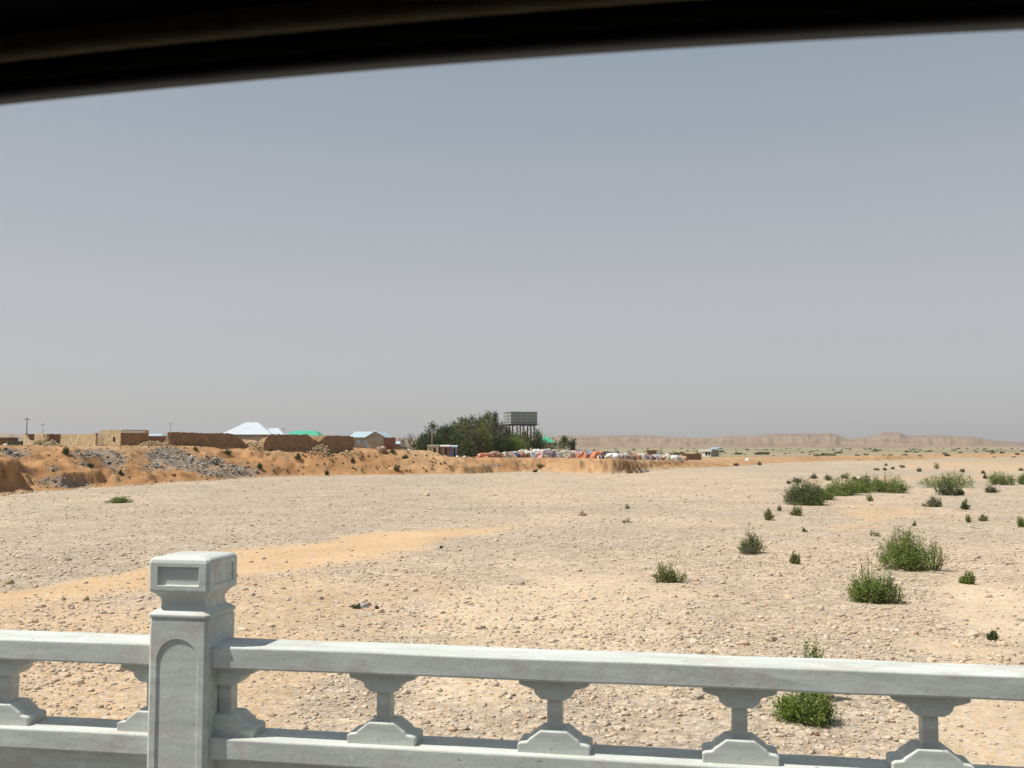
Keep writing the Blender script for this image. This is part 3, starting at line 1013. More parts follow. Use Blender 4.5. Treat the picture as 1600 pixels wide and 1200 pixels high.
def refuse():
    g = np.random.default_rng(33)
    x, y, z = bank_samples(420000, 34)
    u, v = project(x, y, z)
    nse = fbm(x * .4, y * .4, 35, 3)
    pr = np.zeros(len(x))
    for (cu, cv, ru, rv, a) in REFUSE:
        e = ((u - cu) / ru) ** 2 + ((v - cv) / rv) ** 2
        pr = np.maximum(pr, a * np.exp(-e * 1.1 + nse * .9))
    k = g.uniform(0, 1, len(x)) < np.clip(pr, 0, 1) ** 1.5 * .62
    x, y, z = x[k], y[k], z[k]
    size = np.clip(g.lognormal(math.log(.085), .6, len(x)), .03, .4)
    pal = np.array([[.20, .19, .175], [.28, .265, .24], [.13, .13, .125], [.34, .31, .27], [.24, .23, .21], [.55, .54, .52], [.05, .05, .055], [.16, .175, .19], [.34, .27, .19], [.26, .22, .17], [.38, .27, .16]])
    V, Fc, col = scatter_stones(x, y, z, size, (.4, .9), pal, 37, .25)
    tag(link('refuse', np_mesh('refuse', V, Fc, mat('refuse', (1, 1, 1), .7, .2, 12, attr='gcol'), False, col), BANKO), kind='stuff')
    # loose clods and stones over the whole slope
    x, y, z = bank_samples(26000, 36)
    size = np.clip(g.lognormal(math.log(.07), .5, len(x)), .03, .35)
    pal = np.array([[.42, .26, .13], [.36, .22, .11], [.48, .34, .2], [.30, .24, .18], [.5, .4, .28], [.18, .14, .10]])
    V, Fc, col = scatter_stones(x, y, z, size, (.4, .8), pal, 39, .3)
    tag(link('clods', np_mesh('clods', V, Fc, M_STONE, False, col), BANKO), kind='stuff')
refuse()

# ------------------------------------------------------------------ masonry, houses
M_STONEW = mat('rubble_masonry_tan', (.52, .40, .25), .95, .25, 3.5, bump=.6, color2=(.40, .29, .17))
M_BRICKW = mat('rubble_masonry_brown', (.28, .175, .10), .95, .28, 3.0, bump=.6, color2=(.215, .135, .082))
M_REDW = mat('red_masonry', (.25, .12, .075), .95, .2, 3.5, bump=.4)
M_PLAST = mat('cement_render', (.40, .35, .28), .95, .12, 1.5, color2=(.34, .29, .23))
M_PALE = mat('limewash', (.72, .69, .63), .9, .1, 1.5)
M_OPEN = mat('opening_shade', (.02, .018, .016), .9, .1, 3)  # unlit rooms behind openings painted as near-black boxes on the walls
M_TINW = mat('white_sheet_roof', (.52, .57, .60), .45, .08, 1.2, spec=.5)
M_TINB = mat('pale_blue_sheet_roof', (.42, .52, .57), .45, .1, 1.2, spec=.5)
M_TING = mat('green_sheet_roof', (.07, .40, .24), .5, .1, 1.2, spec=.5)
M_TINS = mat('slate_blue_sheet_roof', (.30, .38, .45), .5, .1, 1.2, spec=.5)
M_BLUE = mat('blue_paint', (.33, .48, .60), .6, .1, 3)
M_WOOD = mat('weathered_wood', (.15, .11, .08), .9, .2, 6)

def ground_min(pts):
    return min(gz(x, y) for x, y in pts)

def ruin_wall(name, label, u0, d0, u1, d1, tops, m, cat='wall', thick=.45, parent=None, jag=.12, seed=1, base_drop=.35, zbase=None):
    """standing masonry between two places, its top following heights read off the photograph: tops = [(u, v), ...]"""
    g = random.Random(seed)
    a, b = Vector((xat(u0, d0), d0, 0)), Vector((xat(u1, d1), d1, 0))
    L = (b - a).length
    dr = (b - a).normalized()
    nn = Vector((-dr.y, dr.x, 0))
    o0 = a.copy()
    n = max(4, int(L / .42))
    tu, tv = [t[0] for t in tops], [t[1] for t in tops]
    rings = []
    for i in range(n + 1):
        t = i / n
        p = a + (b - a) * t
        u = 800 + F * p.x / (p.y * CP)
        zt = zat(float(np.interp(u, tu, tv)), p.y) + g.uniform(-jag, jag * .6)
        zb = (gz(p.x, p.y) if zbase is None else zbase) - base_drop
        zt = max(zt, zb + base_drop + .08)
        hh = zt - zb
        w = lambda: g.uniform(-.04, .04)
        q = p - o0
        ring = []
        for f in (0, .33, .66, 1):
            ring.append(q + nn * w() + Vector((0, 0, zb + hh * f)))
        for f in (1, .66, .33, 0):
            ring.append(q + nn * (thick + w()) + Vector((0, 0, zb + hh * f - (.05 if f == 1 else 0))))
        rings.append(ring)
    mb = MB().rings(rings)
    o = mb.build(name, m, parent)
    o.location = o0
    if label: tag(o, label, cat)
    return o

ruin_wall('ruined_wall', 'long brown rubble wall broken down at its right end', 262, 163, 388, 171, [(262, 674.5), (300, 676), (362, 677), (368, 680), (378, 688), (386, 694), (395, 697)], M_BRICKW, seed=3)
ruin_wall('ruined_wall', 'brown rubble wall with collapsed middle left of the blue doored house', 412, 172, 552, 181, [(410, 694), (417, 683), (422, 678.5), (482, 678.8), (486, 684), (497, 690), (503, 686), (509, 680.5), (552, 681.5)], M_BRICKW, seed=4)
ruin_wall('ruined_wall', 'tan broken wall stub seen through the gap between the brown walls', 372, 184, 424, 180, [(372, 688), (386, 686), (402, 690), (412, 684), (424, 680)], M_STONEW, seed=5)
ruin_wall('ruined_wall', 'tan stub of fallen wall in the dip of the brown wall', 476, 186, 512, 184, [(476, 683), (490, 679.5), (508, 681), (512, 684)], M_STONEW, seed=6)
ruin_wall('boundary_wall', 'low red brown wall between the flat roofed house and the long wall', 222, 182, 272, 188, [(222, 681.5), (272, 682.5)], M_REDW, seed=7, jag=.04)
ruin_wall('boundary_wall', 'low dark olive wall at the far edge of the ruins', 12, 196, 40, 200, [(12, 689), (40, 689)], mat('olive_wall', (.14, .125, .09), .95, .15, 3), seed=8, jag=.03)
ruin_wall('ruined_wall', 'tan stone wall joined to the flat roofed house', 94, 178, 149, 169, [(94, 678), (138, 678.5), (149, 676)], M_STONEW, seed=9, jag=.06)

# ruined corner building, left of the tan wall
rb = thing('ruined_building', 'roofless tan stone building with dark red brown inner walls', 'ruin', (xat(60, 180), 180, gz(xat(60, 180), 180)))
def sub_wall(u0, d0, u1, d1, tops, m, seed, name='wall', jag=.06):
    o = ruin_wall(name, None, u0, d0, u1, d1, tops, m, None, .4, None, jag, seed)
    o.parent = rb
    o.location = o.location - rb.location
    return o
sub_wall(36, 178, 53, 175, [(36, 679), (40.5, 679), (41.5, 687), (53, 689)], M_STONEW, 11)
sub_wall(40, 182, 54, 184, [(40, 677.8), (54, 678)], M_REDW, 12)
sub_wall(53, 178.5, 72, 175, [(53, 678), (72, 677.5)], M_STONEW, 13)
sub_wall(71, 175.4, 96, 181, [(71, 678), (96, 678)], M_REDW, 14)

def rubble(name, label, u, v, ru, rv, n, pal, d0=150, size=.10):
    """heap of fallen stones: one mass"""
    g = np.random.default_rng(int(u * 7 + v))
    U, V_ = u + ru * g.normal(0, .5, n), v + rv * g.normal(0, .5, n)
    r = ray(u, v)
    dd = d0 + g.normal(0, 1.1, n)
    x = np.array([xat(a, b) for a, b in zip(U, dd)])
    z0 = height(x, dd)
    hump = np.exp(-(((U - u) / ru) ** 2) * 1.3) * rv * dd / F * g.uniform(0, 1.4, n)
    V, Fc, col = scatter_stones(x, dd, z0 + hump, np.clip(g.lognormal(math.log(size), .4, n), .05, .5), (.5, .9), pal, int(u), .2)
    o = link(name, np_mesh(name, V, Fc, M_STONE, False, col), BANKO)
    return tag(o, kind='stuff')
P_TAN = np.array([[.5, .4, .26], [.42, .31, .18], [.56, .48, .34], [.36, .27, .17]])
rubble('rubble_heap', '', 64, 691, 15, 7, 260, P_TAN, 171)
rubble('rubble_heap', '', 82, 693, 10, 6, 160, P_TAN, 169)
rubble('rubble_heap', '', 240, 693, 24, 5, 320, P_TAN, 166)
rubble('rubble_heap', '', 262, 690, 6, 10, 130, P_TAN, 163)
rubble('rubble_heap', '', 395, 696, 22, 5, 240, P_TAN, 172)
rubble('rubble_heap', '', 500, 696, 26, 6, 320, P_TAN, 176)
rubble('rubble_heap', '', 545, 699, 18, 4, 120, P_TAN, 177)

def frame_at(u, d, yaw, name, label, cat, drop=0.0, group=None):
    x = xat(u, d)
    return thing(name, label, cat, (x, d, gz(x, d) - drop), yaw, group)

def px(n, d): return n * d / F

# flat roofed stone house (tan left face, right face's shade put into browner masonry)
hd = 168
H1 = frame_at(188, hd, 0, 'stone_house', 'tan stone house with a flat roof, one small window and a white lintel', 'house')
zb = H1.location.z
def h1_prism(pts, z0, z1, name, m, parent, jag=0):
    g = random.Random(5)
    return MB().rings([[(p[0], p[1], z0) for p in pts], [(p[0], p[1], z1 + g.uniform(-jag, jag)) for p in pts]]).build(name, m, parent)
lw = px(45, hd)
rw = px(37, hd)
A_ = Vector((0, 0)); Lc = Vector((-lw, lw * .62)); Rc = Vector((rw, rw * .5)); Bc = Lc + Rc
zt1 = zat(672.5, hd) - zb
h1_prism([A_, Rc, Bc, Lc], -.4, zt1, 'wall', M_STONEW, H1, .06)
dirL, dirR = (Lc - A_).normalized(), (Rc - A_).normalized()
nL, nR = Vector((-dirL.y, dirL.x)), Vector((dirR.y, -dirR.x))
if nL.y > 0: nL = -nL
def on_face(dr, nn, s0, s1, z0, z1, t, name, m, parent, inset=.0):
    pts = [dr * s0 + nn * -.05, dr * s1 + nn * -.05, dr * s1 + nn * t, dr * s0 + nn * t]
    return h1_prism(pts, z0, z1, name, m, parent)
k = lw / 45
w = on_face(dirL, nL, Lc.length * 11 / 45 - .1, Lc.length * 15.5 / 45 + .1, zat(690.5, hd) - zb, zat(682, hd) - zb, .02, 'window', M_STONEW, H1)
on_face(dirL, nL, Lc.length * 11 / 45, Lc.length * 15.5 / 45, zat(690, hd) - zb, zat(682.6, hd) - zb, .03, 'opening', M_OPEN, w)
on_face(dirR, nR, .1, Rc.length * .86, zt1 - .42, zt1 - .05, .06, 'lintel', M_PALE, H1)
on_face(dirR, nR, .0, Rc.length, -.4, zt1 - .43, .03, 'side_wall', M_BRICKW, H1)  # brown skin over the tan wall, carries the shade of this side
h1_prism([A_ + Vector((.3, .3)), Rc + Vector((-.25, .35)), Bc - Vector((0, .4)), Lc + Vector((.4, 0))], zt1 - .1, zt1 + .12, 'roof', M_PLAST, H1)

def hip(mb, x0, x1, y0, y1, z0, z1, inset_x, inset_y=None, lip=.08):
    """hipped roof solid with eaves thickness"""
    iy = (y1 - y0) / 2 - .02 if inset_y is None else inset_y
    v = [(x0, y0, z0), (x1, y0, z0), (x1, y1, z0), (x0, y1, z0), (x0, y0, z0 + lip), (x1, y0, z0 + lip), (x1, y1, z0 + lip), (x0, y1, z0 + lip),
         (x0 + inset_x, y0 + iy, z1), (x1 - inset_x, y0 + iy, z1), (x1 - inset_x, y1 - iy, z1), (x0 + inset_x, y1 - iy, z1)]
    f = [(0, 3, 2, 1), (0, 1, 5, 4), (1, 2, 6, 5), (2, 3, 7, 6), (3, 0, 4, 7), (4, 5, 9, 8), (5, 6, 10, 9), (6, 7, 11, 10), (7, 4, 8, 11), (8, 9, 10, 11)]
    return mb.add(v, f)

def hip_house(name, label, u0, u1, v_eave, v_ridge, ur0, ur1, d, depth, roof_m, wall_m, yaw=0, v_base=None):
    h = frame_at((u0 + u1) / 2, d, yaw, name, label, 'house')
    zb = h.location.z
    w = px(u1 - u0, d) / 2
    ze, zr = zat(v_eave, d) - zb, zat(v_ridge, d + depth / 2) - zb
    ze = max(ze, .8)
    ins = (px(ur0 - u0, d) + px(u1 - ur1, d)) / 2
    MB().box(-w + .5, w - .5, .5, depth - .5, -.5, ze + .02).build('wall', wall_m, h)
    r = hip(MB(), -w, w, 0, depth, ze, zr, ins).build('roof', roof_m, h)
    MB().box(-w + .02, w - .02, -.03, .03, ze - .22, ze - .005).build('fascia', M_WOOD, r)
    return h
HW = hip_house('white_roofed_house', 'house with a white hipped sheet roof behind the broken wall', 344, 424, 679.3, 659.8, 371, 390, 205, 9, M_TINW, M_PLAST)
w2 = px(1, 205)
hip(MB(), w2 * (400 - 384) , w2 * (441 - 384), 1.0, 7.5, zat(679.3, 205) - HW.location.z - .02, zat(668.8, 208) - HW.location.z, w2 * 14).build('side_roof', M_TINW, HW)
MB().box(w2 * (402 - 384), w2 * (438 - 384), 1.3, 7, -.5, zat(679.3, 205) - HW.location.z).build('side_wall', M_PLAST, HW)
hip_house('green_roofed_house', 'house with a green hipped sheet roof behind the brown wall', 441, 498, 681.5, 672.8, 451, 486, 225, 9, M_TING, M_PLAST)
hip_house('green_roofed_house', 'house with a green sheet roof between the water tower trees and a round shrub', 838, 869, 692, 682.5, 845, 853, 330, 8, M_TING, M_PLAST)
hip_house('white_roofed_house', 'low pale sheet roof behind the red brown wall', 223, 250, 681.5, 677.8, 227, 246, 215, 7, M_TINB, M_PLAST)
hip_house('small_house', 'small shed with pale roof beside the gable house', 611, 626, 694, 689.5, 613, 622, 205, 3, M_TINB, M_BRICKW)
hip_house('dark_house', 'dark low house at the far end of the ruins', -14, 11, 684.5, 682.8, -10, 8, 205, 6, M_WOOD, M_REDW)
hip_house('distant_house', 'brown mud house behind the right hand tents', 1011, 1029, 704, 702.8, 1013, 1027, 300, 5, M_BRICKW, M_BRICKW)

# gable house with blue doors
gd = 186
GH = frame_at(573, gd, 0, 'gable_house', 'grey rendered house with pale blue sheet roof, blue doors and a white ridge cap', 'house')
zb = GH.location.z
k = px(1, gd)
X = lambda u: (u - 573) * k
Z = lambda v: zat(v, gd) - zb
MB().box(X(545.5), X(573), .55, 5.0, -.5, Z(683)).build('wall', M_PLAST, GH)
wing = MB().add([(X(544), .25, Z(683.2)), (X(574), .25, Z(683.2)), (X(580), 3.0, Z(674)), (X(551), 3.0, Z(674)), (X(544), 5.3, Z(683.2)), (X(580), 5.3, Z(683.2)),
                 (X(544), .25, Z(683.9)), (X(574), .25, Z(683.9)), (X(580), 5.3, Z(683.9)), (X(544), 5.3, Z(683.9))],
                [(0, 1, 2, 3), (3, 2, 5, 4), (0, 3, 4), (1, 5, 2), (6, 9, 8, 7), (0, 6, 7, 1), (4, 5, 8, 9), (0, 4, 9, 6), (1, 7, 8, 5)]).build('wing_roof', M_TINB, GH)
g0, g1, gm = X(573), X(599.5), X(586)
MB().rings([[(g0, 0, -.5), (g1, 0, -.5), (g1, 0, Z(683)), (gm, 0, Z(675)), (g0, 0, Z(683))], [(g0 + .25, 6.2, -.5), (X(611.5), 6.2, -.5), (X(611.5), 6.2, Z(683)), (gm + .9, 6.2, Z(675)), (g0 + .9, 6.2, Z(683))]]).build('gable_wall', M_PLAST, GH)
MB().add([(g1 + .02, -.02, -.5), (X(611.6) + .02, 6.15, -.5), (X(611.6) + .02, 6.15, Z(683.4)), (g1 + .02, -.02, Z(683.4)), (g1 + .10, 0, -.5), (X(612.1), 6.15, -.5), (X(612.1), 6.15, Z(683.4)), (g1 + .10, 0, Z(683.4))],
         [(0, 1, 2, 3), (7, 6, 5, 4), (0, 4, 5, 1), (1, 5, 6, 2), (2, 6, 7, 3), (3, 7, 4, 0)]).build('side_wall', M_REDW, GH)
t_ = .09
def slope(xa, za, xb, zb_, dxb, name, y0=-.3, y1=6.5):
    MB().add([(xa, y0, za), (xb, y0, zb_), (xb + dxb, y1, zb_), (xa + dxb, y1, za), (xa, y0, za + t_), (xb, y0, zb_ + t_), (xb + dxb, y1, zb_ + t_), (xa + dxb, y1, za + t_)],
             [(0, 3, 2, 1), (4, 5, 6, 7), (0, 1, 5, 4), (1, 2, 6, 5), (2, 3, 7, 6), (3, 0, 4, 7)]).build(name, M_TINB, GH)
slope(g0 - .35, Z(684), gm, Z(674.6), .95, 'roof_slope')
slope(gm, Z(674.6), g1 + .4, Z(684), .95, 'roof_slope')
MB().rings([[(gm + .16 * math.cos(t) * s, -.28 + .16 * math.sin(t) * s, z) for t in np.linspace(0, 6.283, 9)[:-1]] for s, z in ((.9, Z(674.8)), (1.1, Z(674)), (.8, Z(672.8)), (.3, Z(671.6)))]).build('ridge_cap', M_PALE, GH)
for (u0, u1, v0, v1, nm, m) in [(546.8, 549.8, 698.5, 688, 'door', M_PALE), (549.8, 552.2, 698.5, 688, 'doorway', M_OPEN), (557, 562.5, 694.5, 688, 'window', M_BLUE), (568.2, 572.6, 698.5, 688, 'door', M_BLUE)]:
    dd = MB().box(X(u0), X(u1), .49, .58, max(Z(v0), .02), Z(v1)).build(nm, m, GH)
    if nm != 'doorway':
        MB().box(X(u0) - .06, X(u1) + .06, .50, .57, Z(v1), Z(v1) + .12).build('lintel', M_BLUE, dd)

# white building and brown wall at the right edge of the camp
wd = 350
WB = frame_at(1107, wd, -.42, 'white_building', 'white flat fronted building with dark openings and a slate blue roof', 'building')
zb = WB.location.z
k = px(1, wd)
X = lambda u: (u - 1107) * k
Z = lambda v: zat(v, wd) - zb
MB().box(X(1095.5), X(1110.5), 0, 4.5, -.6, Z(702.6)).build('wall', M_PALE, WB)
MB().box(X(1091), X(1112), -.25, 4.6, Z(705.6), Z(702.3)).build('parapet', M_PALE, WB)
MB().add([(X(1110.6), .1, -.6), (X(1118.5), 4.5, -.6), (X(1118.5), 4.5, Z(703)), (X(1110.6), .1, Z(703)), (X(1110.6), 4.6, -.6), (X(1110.6), 4.6, Z(703))], [(0, 1, 2, 3), (1, 4, 5, 2), (0, 3, 5, 4), (3, 2, 5), (0, 4, 1)]).build('side_wall', M_PLAST, WB)
MB().add([(X(1103), 1.2, Z(702)), (X(1118), 1.2, Z(701.6)), (X(1123), 6, Z(699.2)), (X(1108), 6, Z(698.4)), (X(1103), 1.2, Z(702.6)), (X(1118), 1.2, Z(702.3)), (X(1123), 6, Z(702)), (X(1108), 6, Z(702))],
         [(0, 1, 2, 3), (7, 6, 5, 4), (0, 4, 5, 1), (1, 5, 6, 2), (2, 6, 7, 3), (3, 7, 4, 0)]).build('roof', M_TINS, WB)
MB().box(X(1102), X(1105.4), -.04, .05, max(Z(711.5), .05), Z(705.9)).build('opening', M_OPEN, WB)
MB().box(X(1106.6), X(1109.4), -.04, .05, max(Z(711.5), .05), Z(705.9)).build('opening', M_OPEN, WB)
ruin_wall('boundary_wall', 'brown brick wall between the last tents and the white building', 1066, 268, 1096, 272, [(1066, 708.8), (1096, 709.2)], M_BRICKW, seed=21, jag=.04)

# ------------------------------------------------------------------ water tower
td = 345
TW = frame_at(813, td, 0, 'water_tower', 'grey panelled steel water tank on tall dark legs above the trees', 'water tower', .3)
zb = TW.location.z
M_TANK = mat('galvanised_panels', (.23, .255, .25), .55, .16, .8, metal=.0, spec=.4, color2=(.31, .335, .315))
M_STEEL = mat('dark_steel', (.055, .05, .055), .6, .2, 2)
yaw = math.radians(16)
k = px(1, td)
zt0, zt1 = zat(662.5, td) - zb, zat(643.5, td) - zb
ps = (zt1 - zt0) / 4
nx, ny = 9, 9
tk = MB().box(-nx * ps / 2 + .06, nx * ps / 2 - .06, -ny * ps / 2 + .06, ny * ps / 2 - .06, zt0 + .02, zt1 - .05).build('tank', M_TANK, TW)
tk.rotation_euler.z = yaw
tk.location = (0, 4.5, 0)
def panel_mesh():
    h = ps / 2 - .01
    f = .10
    i = h - f
    v = [(-h, 0, -h), (h, 0, -h), (h, 0, h), (-h, 0, h), (-h, -.09, -h), (h, -.09, -h), (h, -.09, h), (-h, -.09, h), (-i, -.09, -i), (i, -.09, -i), (i, -.09, i), (-i, -.09, i), (-i * .55, .01, -i * .55), (i * .55, .01, -i * .55), (i * .55, .01, i * .55), (-i * .55, .01, i * .55)]
    fc = [(0, 1, 5, 4), (1, 2, 6, 5), (2, 3, 7, 6), (3, 0, 4, 7), (4, 5, 9, 8), (5, 6, 10, 9), (6, 7, 11, 10), (7, 4, 8, 11), (8, 9, 13, 12), (9, 10, 14, 13), (10, 11, 15, 14), (11, 8, 12, 15), (12, 13, 14, 15)]
    me = MB().add(v, fc).mesh('tank_panel')
    me.materials.append(M_TANK)
    return me
PM = panel_mesh()
for side in range(4):
    for i in range(nx):
        for j in range(4):
            o = link('tank_panel', PM, tk)
            a = side * math.pi / 2
            off = (i - nx / 2 + .5) * ps
            o.location = (math.cos(a) * off + math.sin(a) * (nx * ps / 2 - .05), math.sin(a) * off - math.cos(a) * (nx * ps / 2 - .05), zt0 + ps * (j + .5))
            o.rotation_euler.z = a
hw = nx * ps / 2
pl = MB().box(-hw - .75, hw + .75, -hw - .75, hw + .75, zt0 - .14, zt0 - .02).build('platform', M_STEEL, tk)
for gx in (-1, -.33, .33, 1):
    MB().box(gx * hw * .93 - .12, gx * hw * .93 + .12, -hw - .3, hw + .3, zt0 - .55, zt0 - .145).build('girder', M_STEEL, tk)
hip(MB(), -hw - .1, hw + .1, -hw - .1, hw + .1, zt1 - .06, zt1 + .42, hw * .8, hw * .8, .1).build('tank_lid', M_TANK, tk)
for gx in (-1, 0, 1):
    for gy in (-1, 0, 1):
        lx, ly = gx * hw * .82, gy * hw * .82
        MB().box(lx - .2, lx + .2, ly - .2, ly + .2, -.5, zt0 - .56).build('leg', M_STEEL, tk)
for gz_ in (zt0 * .62,):
    for q in (-1, 0, 1):
        MB().box(-hw * .82, hw * .82, q * hw * .82 - .1, q * hw * .82 + .1, gz_ - .1, gz_ + .1).build('brace', M_STEEL, tk)
        MB().box(q * hw * .82 - .1, q * hw * .82 + .1, -hw * .82, hw * .82, gz_ - .35, gz_ - .15).build('brace', M_STEEL, tk)
for i in range(2):
    MB().box(-hw - .45 + i * .4, -hw - .40 + i * .4, -hw * .4, -hw * .4 + .05, -.3, zt1).build('ladder_rail', M_STEEL, tk)

# ------------------------------------------------------------------ utility poles
M_POLE = mat('pole_wood', (.16, .14, .125), .9, .2, 3)
for (u, v0, v1, d, lab) in [(41, 652, 697, 210, 'tall grey utility pole behind the ruined stone building'), (66, 661, 697, 290, 'faint far utility pole behind the ruined stone building'), (266, 660, 697, 290, 'thin utility pole behind the long brown wall'),
                            (443, 668, 697, 300, 'small far utility pole left of the green roof'), (675, 673, 697, 215, 'thin pale pole in front of the dark trees')]:
    x = xat(u, d)
    z0 = gz(x, d)
    p = thing('utility_pole', lab, 'pole', (x, d, z0))
    h = zat(v0, d) - z0
    MB().tube([(0, 0, -.4), (0, 0, h)], [.14 if u < 60 else .08, .09 if u < 60 else .06], 8).build('pole_shaft', M_POLE if u < 600 else M_PLAST, p, True)
    if u < 600:
        ca = MB().box(-.6, .6, -.06, .06, h - .5, h - .38).build('crossarm', M_POLE, p)
        for q in (-.5, .5):
            MB().tube([(q, 0, h - .38), (q, 0, h - .2)], .05, 6).build('insulator', M_PALE, ca)

# ------------------------------------------------------------------ cloth huts of the camp
CLOTH = {'orange': (.56, .22, .12), 'white': (.66, .64, .60), 'cream': (.58, .51, .38), 'grey': (.36, .345, .33), 'brown': (.30, .17, .11), 'dull purple': (.20, .155, .22), 'blue grey': (.23, .27, .36), 'rust': (.40, .19, .13), 'pink': (.56, .37, .34), 'dark blue': (.06, .07, .15), 'olive': (.25, .235, .16), 'pale blue': (.42, .52, .62), 'black': (.045, .04, .05)}
M_CLOTH = {k_: mat('cloth_' + k_.replace(' ', '_'), c, .95, .18, 3.0, bump=.3) for k_, c in CLOTH.items()}

def dome_patch(a, b, c, t0, t1, p0, p1, nt_, np_, g, lift, seed, box=.0):
    """piece of a lumpy dome, t = bearing, p = rise"""
    V, Fq = [], []
    for i in range(np_ + 1):
        p = p0 + (p1 - p0) * i / np_
        for j in range(nt_ + 1):
            t = t0 + (t1 - t0) * j / nt_
            sx = math.cos(t) * math.cos(p) ** .75
            sy = math.sin(t) * math.cos(p) ** .75
            n = 1 + .15 * math.sin(t * 3 + seed) * math.cos(p) + .10 * math.sin(t * 6 + seed * 2.3 + p * 3) + .06 * math.sin(t * 11 + seed + p * 5)
            n *= 1 + .10 * math.sin(12.9 * i * j + 7.3 * j + seed * 5.1 + i)
            V.append((a * sx * n * lift, b * sy * n * lift, c * math.sin(max(p, 0)) ** .7 * lift * (1 + .09 * math.sin(t * 5 + seed) * math.cos(p) + .07 * math.sin(t * 2 + seed * 3)) - .02))
    for i in range(np_):
        for j in range(nt_):
            q = i * (nt_ + 1) + j
            Fq.append((q, q + 1, q + nt_ + 2, q + nt_ + 1))
    return V, Fq

def hut(u, d, w, h, base, patches, label, group='cloth huts of the camp', seed=1, v=None):
    x = xat(u, d)
    t = thing('cloth_hut', label, 'hut', (x, d, gz(x, d) - .05), rnd.uniform(-.4, .4), group)
    a, b = w / 2, w / 2 * rnd.uniform(.8, 1.1)
    V, Fq = dome_patch(a, b, h, 0, 2 * math.pi, 0, math.pi / 2 - .02, 16, 5, None, 1, seed)
    MB().add(V, Fq).build('cover', M_CLOTH[base], t)
    for k_, pc in enumerate(patches + [rnd.choice(['white', 'grey', 'cream', base, 'brown', 'pink']) for _ in range(3)]):
        # most patches on the side that faces the river
        tc = -math.pi / 2 + rnd.uniform(-1.5, 1.5)
        tw = rnd.uniform(.3, .8)
        p0 = rnd.choice([0, 0, .25, .5])
        p1 = min(1.5, p0 + rnd.uniform(.3, .8))
        V, Fq = dome_patch(a, b, h, tc - tw / 2, tc + tw / 2, p0, p1, 5, 4, None, 1.03 + .012 * k_, seed)
        MB().add(V, Fq).build('cloth_patch', M_CLOTH[pc], t)
    return t

front = [(757, 'orange', ['orange', 'rust']), (775, 'brown', ['rust', 'cream', 'brown']), (790, 'cream', ['white', 'grey', 'olive']), (803, 'dark blue', ['cream', 'dark blue', 'rust']), (812, 'rust', ['pink', 'rust', 'white']), (824, 'white', ['white', 'brown', 'cream']),
         (838, 'blue grey', ['dull purple', 'blue grey', 'cream']), (853, 'grey', ['grey', 'cream']), (868, 'dull purple', ['brown', 'dull purple']), (880, 'grey', ['blue grey', 'olive', 'grey']), (896, 'grey', ['olive', 'white', 'grey']), (911, 'orange', ['orange', 'dark blue', 'pink']),
         (933, 'orange', ['orange', 'rust']), (947, 'black', ['grey', 'brown', 'black']), (957, 'white', ['white', 'cream']), (967, 'pink', ['white', 'dull purple']), (981, 'dull purple', ['pink', 'grey', 'dull purple']), (993, 'rust', ['pink', 'rust']), (1003, 'grey', ['white', 'black', 'grey']),
         (1014, 'dull purple', ['grey', 'black', 'brown']), (1026, 'grey', ['white', 'pink']), (1036, 'dull purple', ['black', 'dull purple']), (1046, 'blue grey', ['blue grey', 'pale blue']), (1058, 'white', ['white', 'blue grey']), (1067, 'orange', ['rust', 'orange'])]
def edge_d(u):
    d = np.arange(178, 330, .4)
    s_, z_, r_, c_ = bank_coords(np.array([xat(u, q) for q in d]), d)
    ok = s_ > r_ + 1.5
    ok = ok & (np.cumsum(~ok[::-1])[::-1] == 0)
    return float(d[ok.argmax()])
def hut_label(base, patches, where):
    ps_ = [p for p in dict.fromkeys(patches) if p != base]
    s = f'{base} cloth hut' + (f' with {" and ".join(ps_[:2])} patches' if ps_ else '') + f' {where}'
    return s
for i, (u, base, pt) in enumerate(front):
    dd = edge_d(u) + rnd.uniform(.2, 1.6)
    hut(u, dd, rnd.uniform(2.3, 2.9) if u != 757 else 3.0, rnd.uniform(1.1, 1.5) if u != 757 else .95, base, pt, hut_label(base, pt, 'at the bank edge'), seed=i * 1.7)
cols = ['white', 'cream', 'grey', 'cream', 'white', 'orange', 'rust', 'brown', 'dull purple', 'blue grey', 'olive', 'pink', 'grey', 'white', 'black', 'blue grey', 'white', 'pink', 'cream', 'dull purple']
i = 0
for row, (dd, ua, ub, stp) in enumerate([(206, 890, 985, 13), (217, 800, 985, 13), (223, 815, 980, 12), (230, 826, 972, 12), (237, 838, 966, 12), (244, 850, 958, 12), (252, 862, 955, 11), (236, 985, 1062, 13), (242, 995, 1062, 13)]):
    u = ua + rnd.uniform(0, 5)
    while u < ub:
        base = rnd.choice(cols)
        pt = [rnd.choice(cols) for _ in range(rnd.choice([1, 2, 2, 3]))]
        hut(u, dd + rnd.uniform(-2.5, 2.5), rnd.uniform(2.2, 3.1), rnd.uniform(1.2, 1.7), base, pt, hut_label(base, pt, 'in the crowded camp'), seed=i * 2.1 + 40)
        u += stp * rnd.uniform(.85, 1.2)
        i += 1
hut(597, 183, 1.9, 1.0, 'brown', ['cream', 'pink', 'brown'], 'small tan cloth hut leaning against the gable house', group='cloth huts by the houses', seed=3)
hut(638, 204, 2.3, .75, 'white', ['white', 'cream'], 'low white cloth shelter among the thin palms', group='cloth huts by the houses', seed=5)

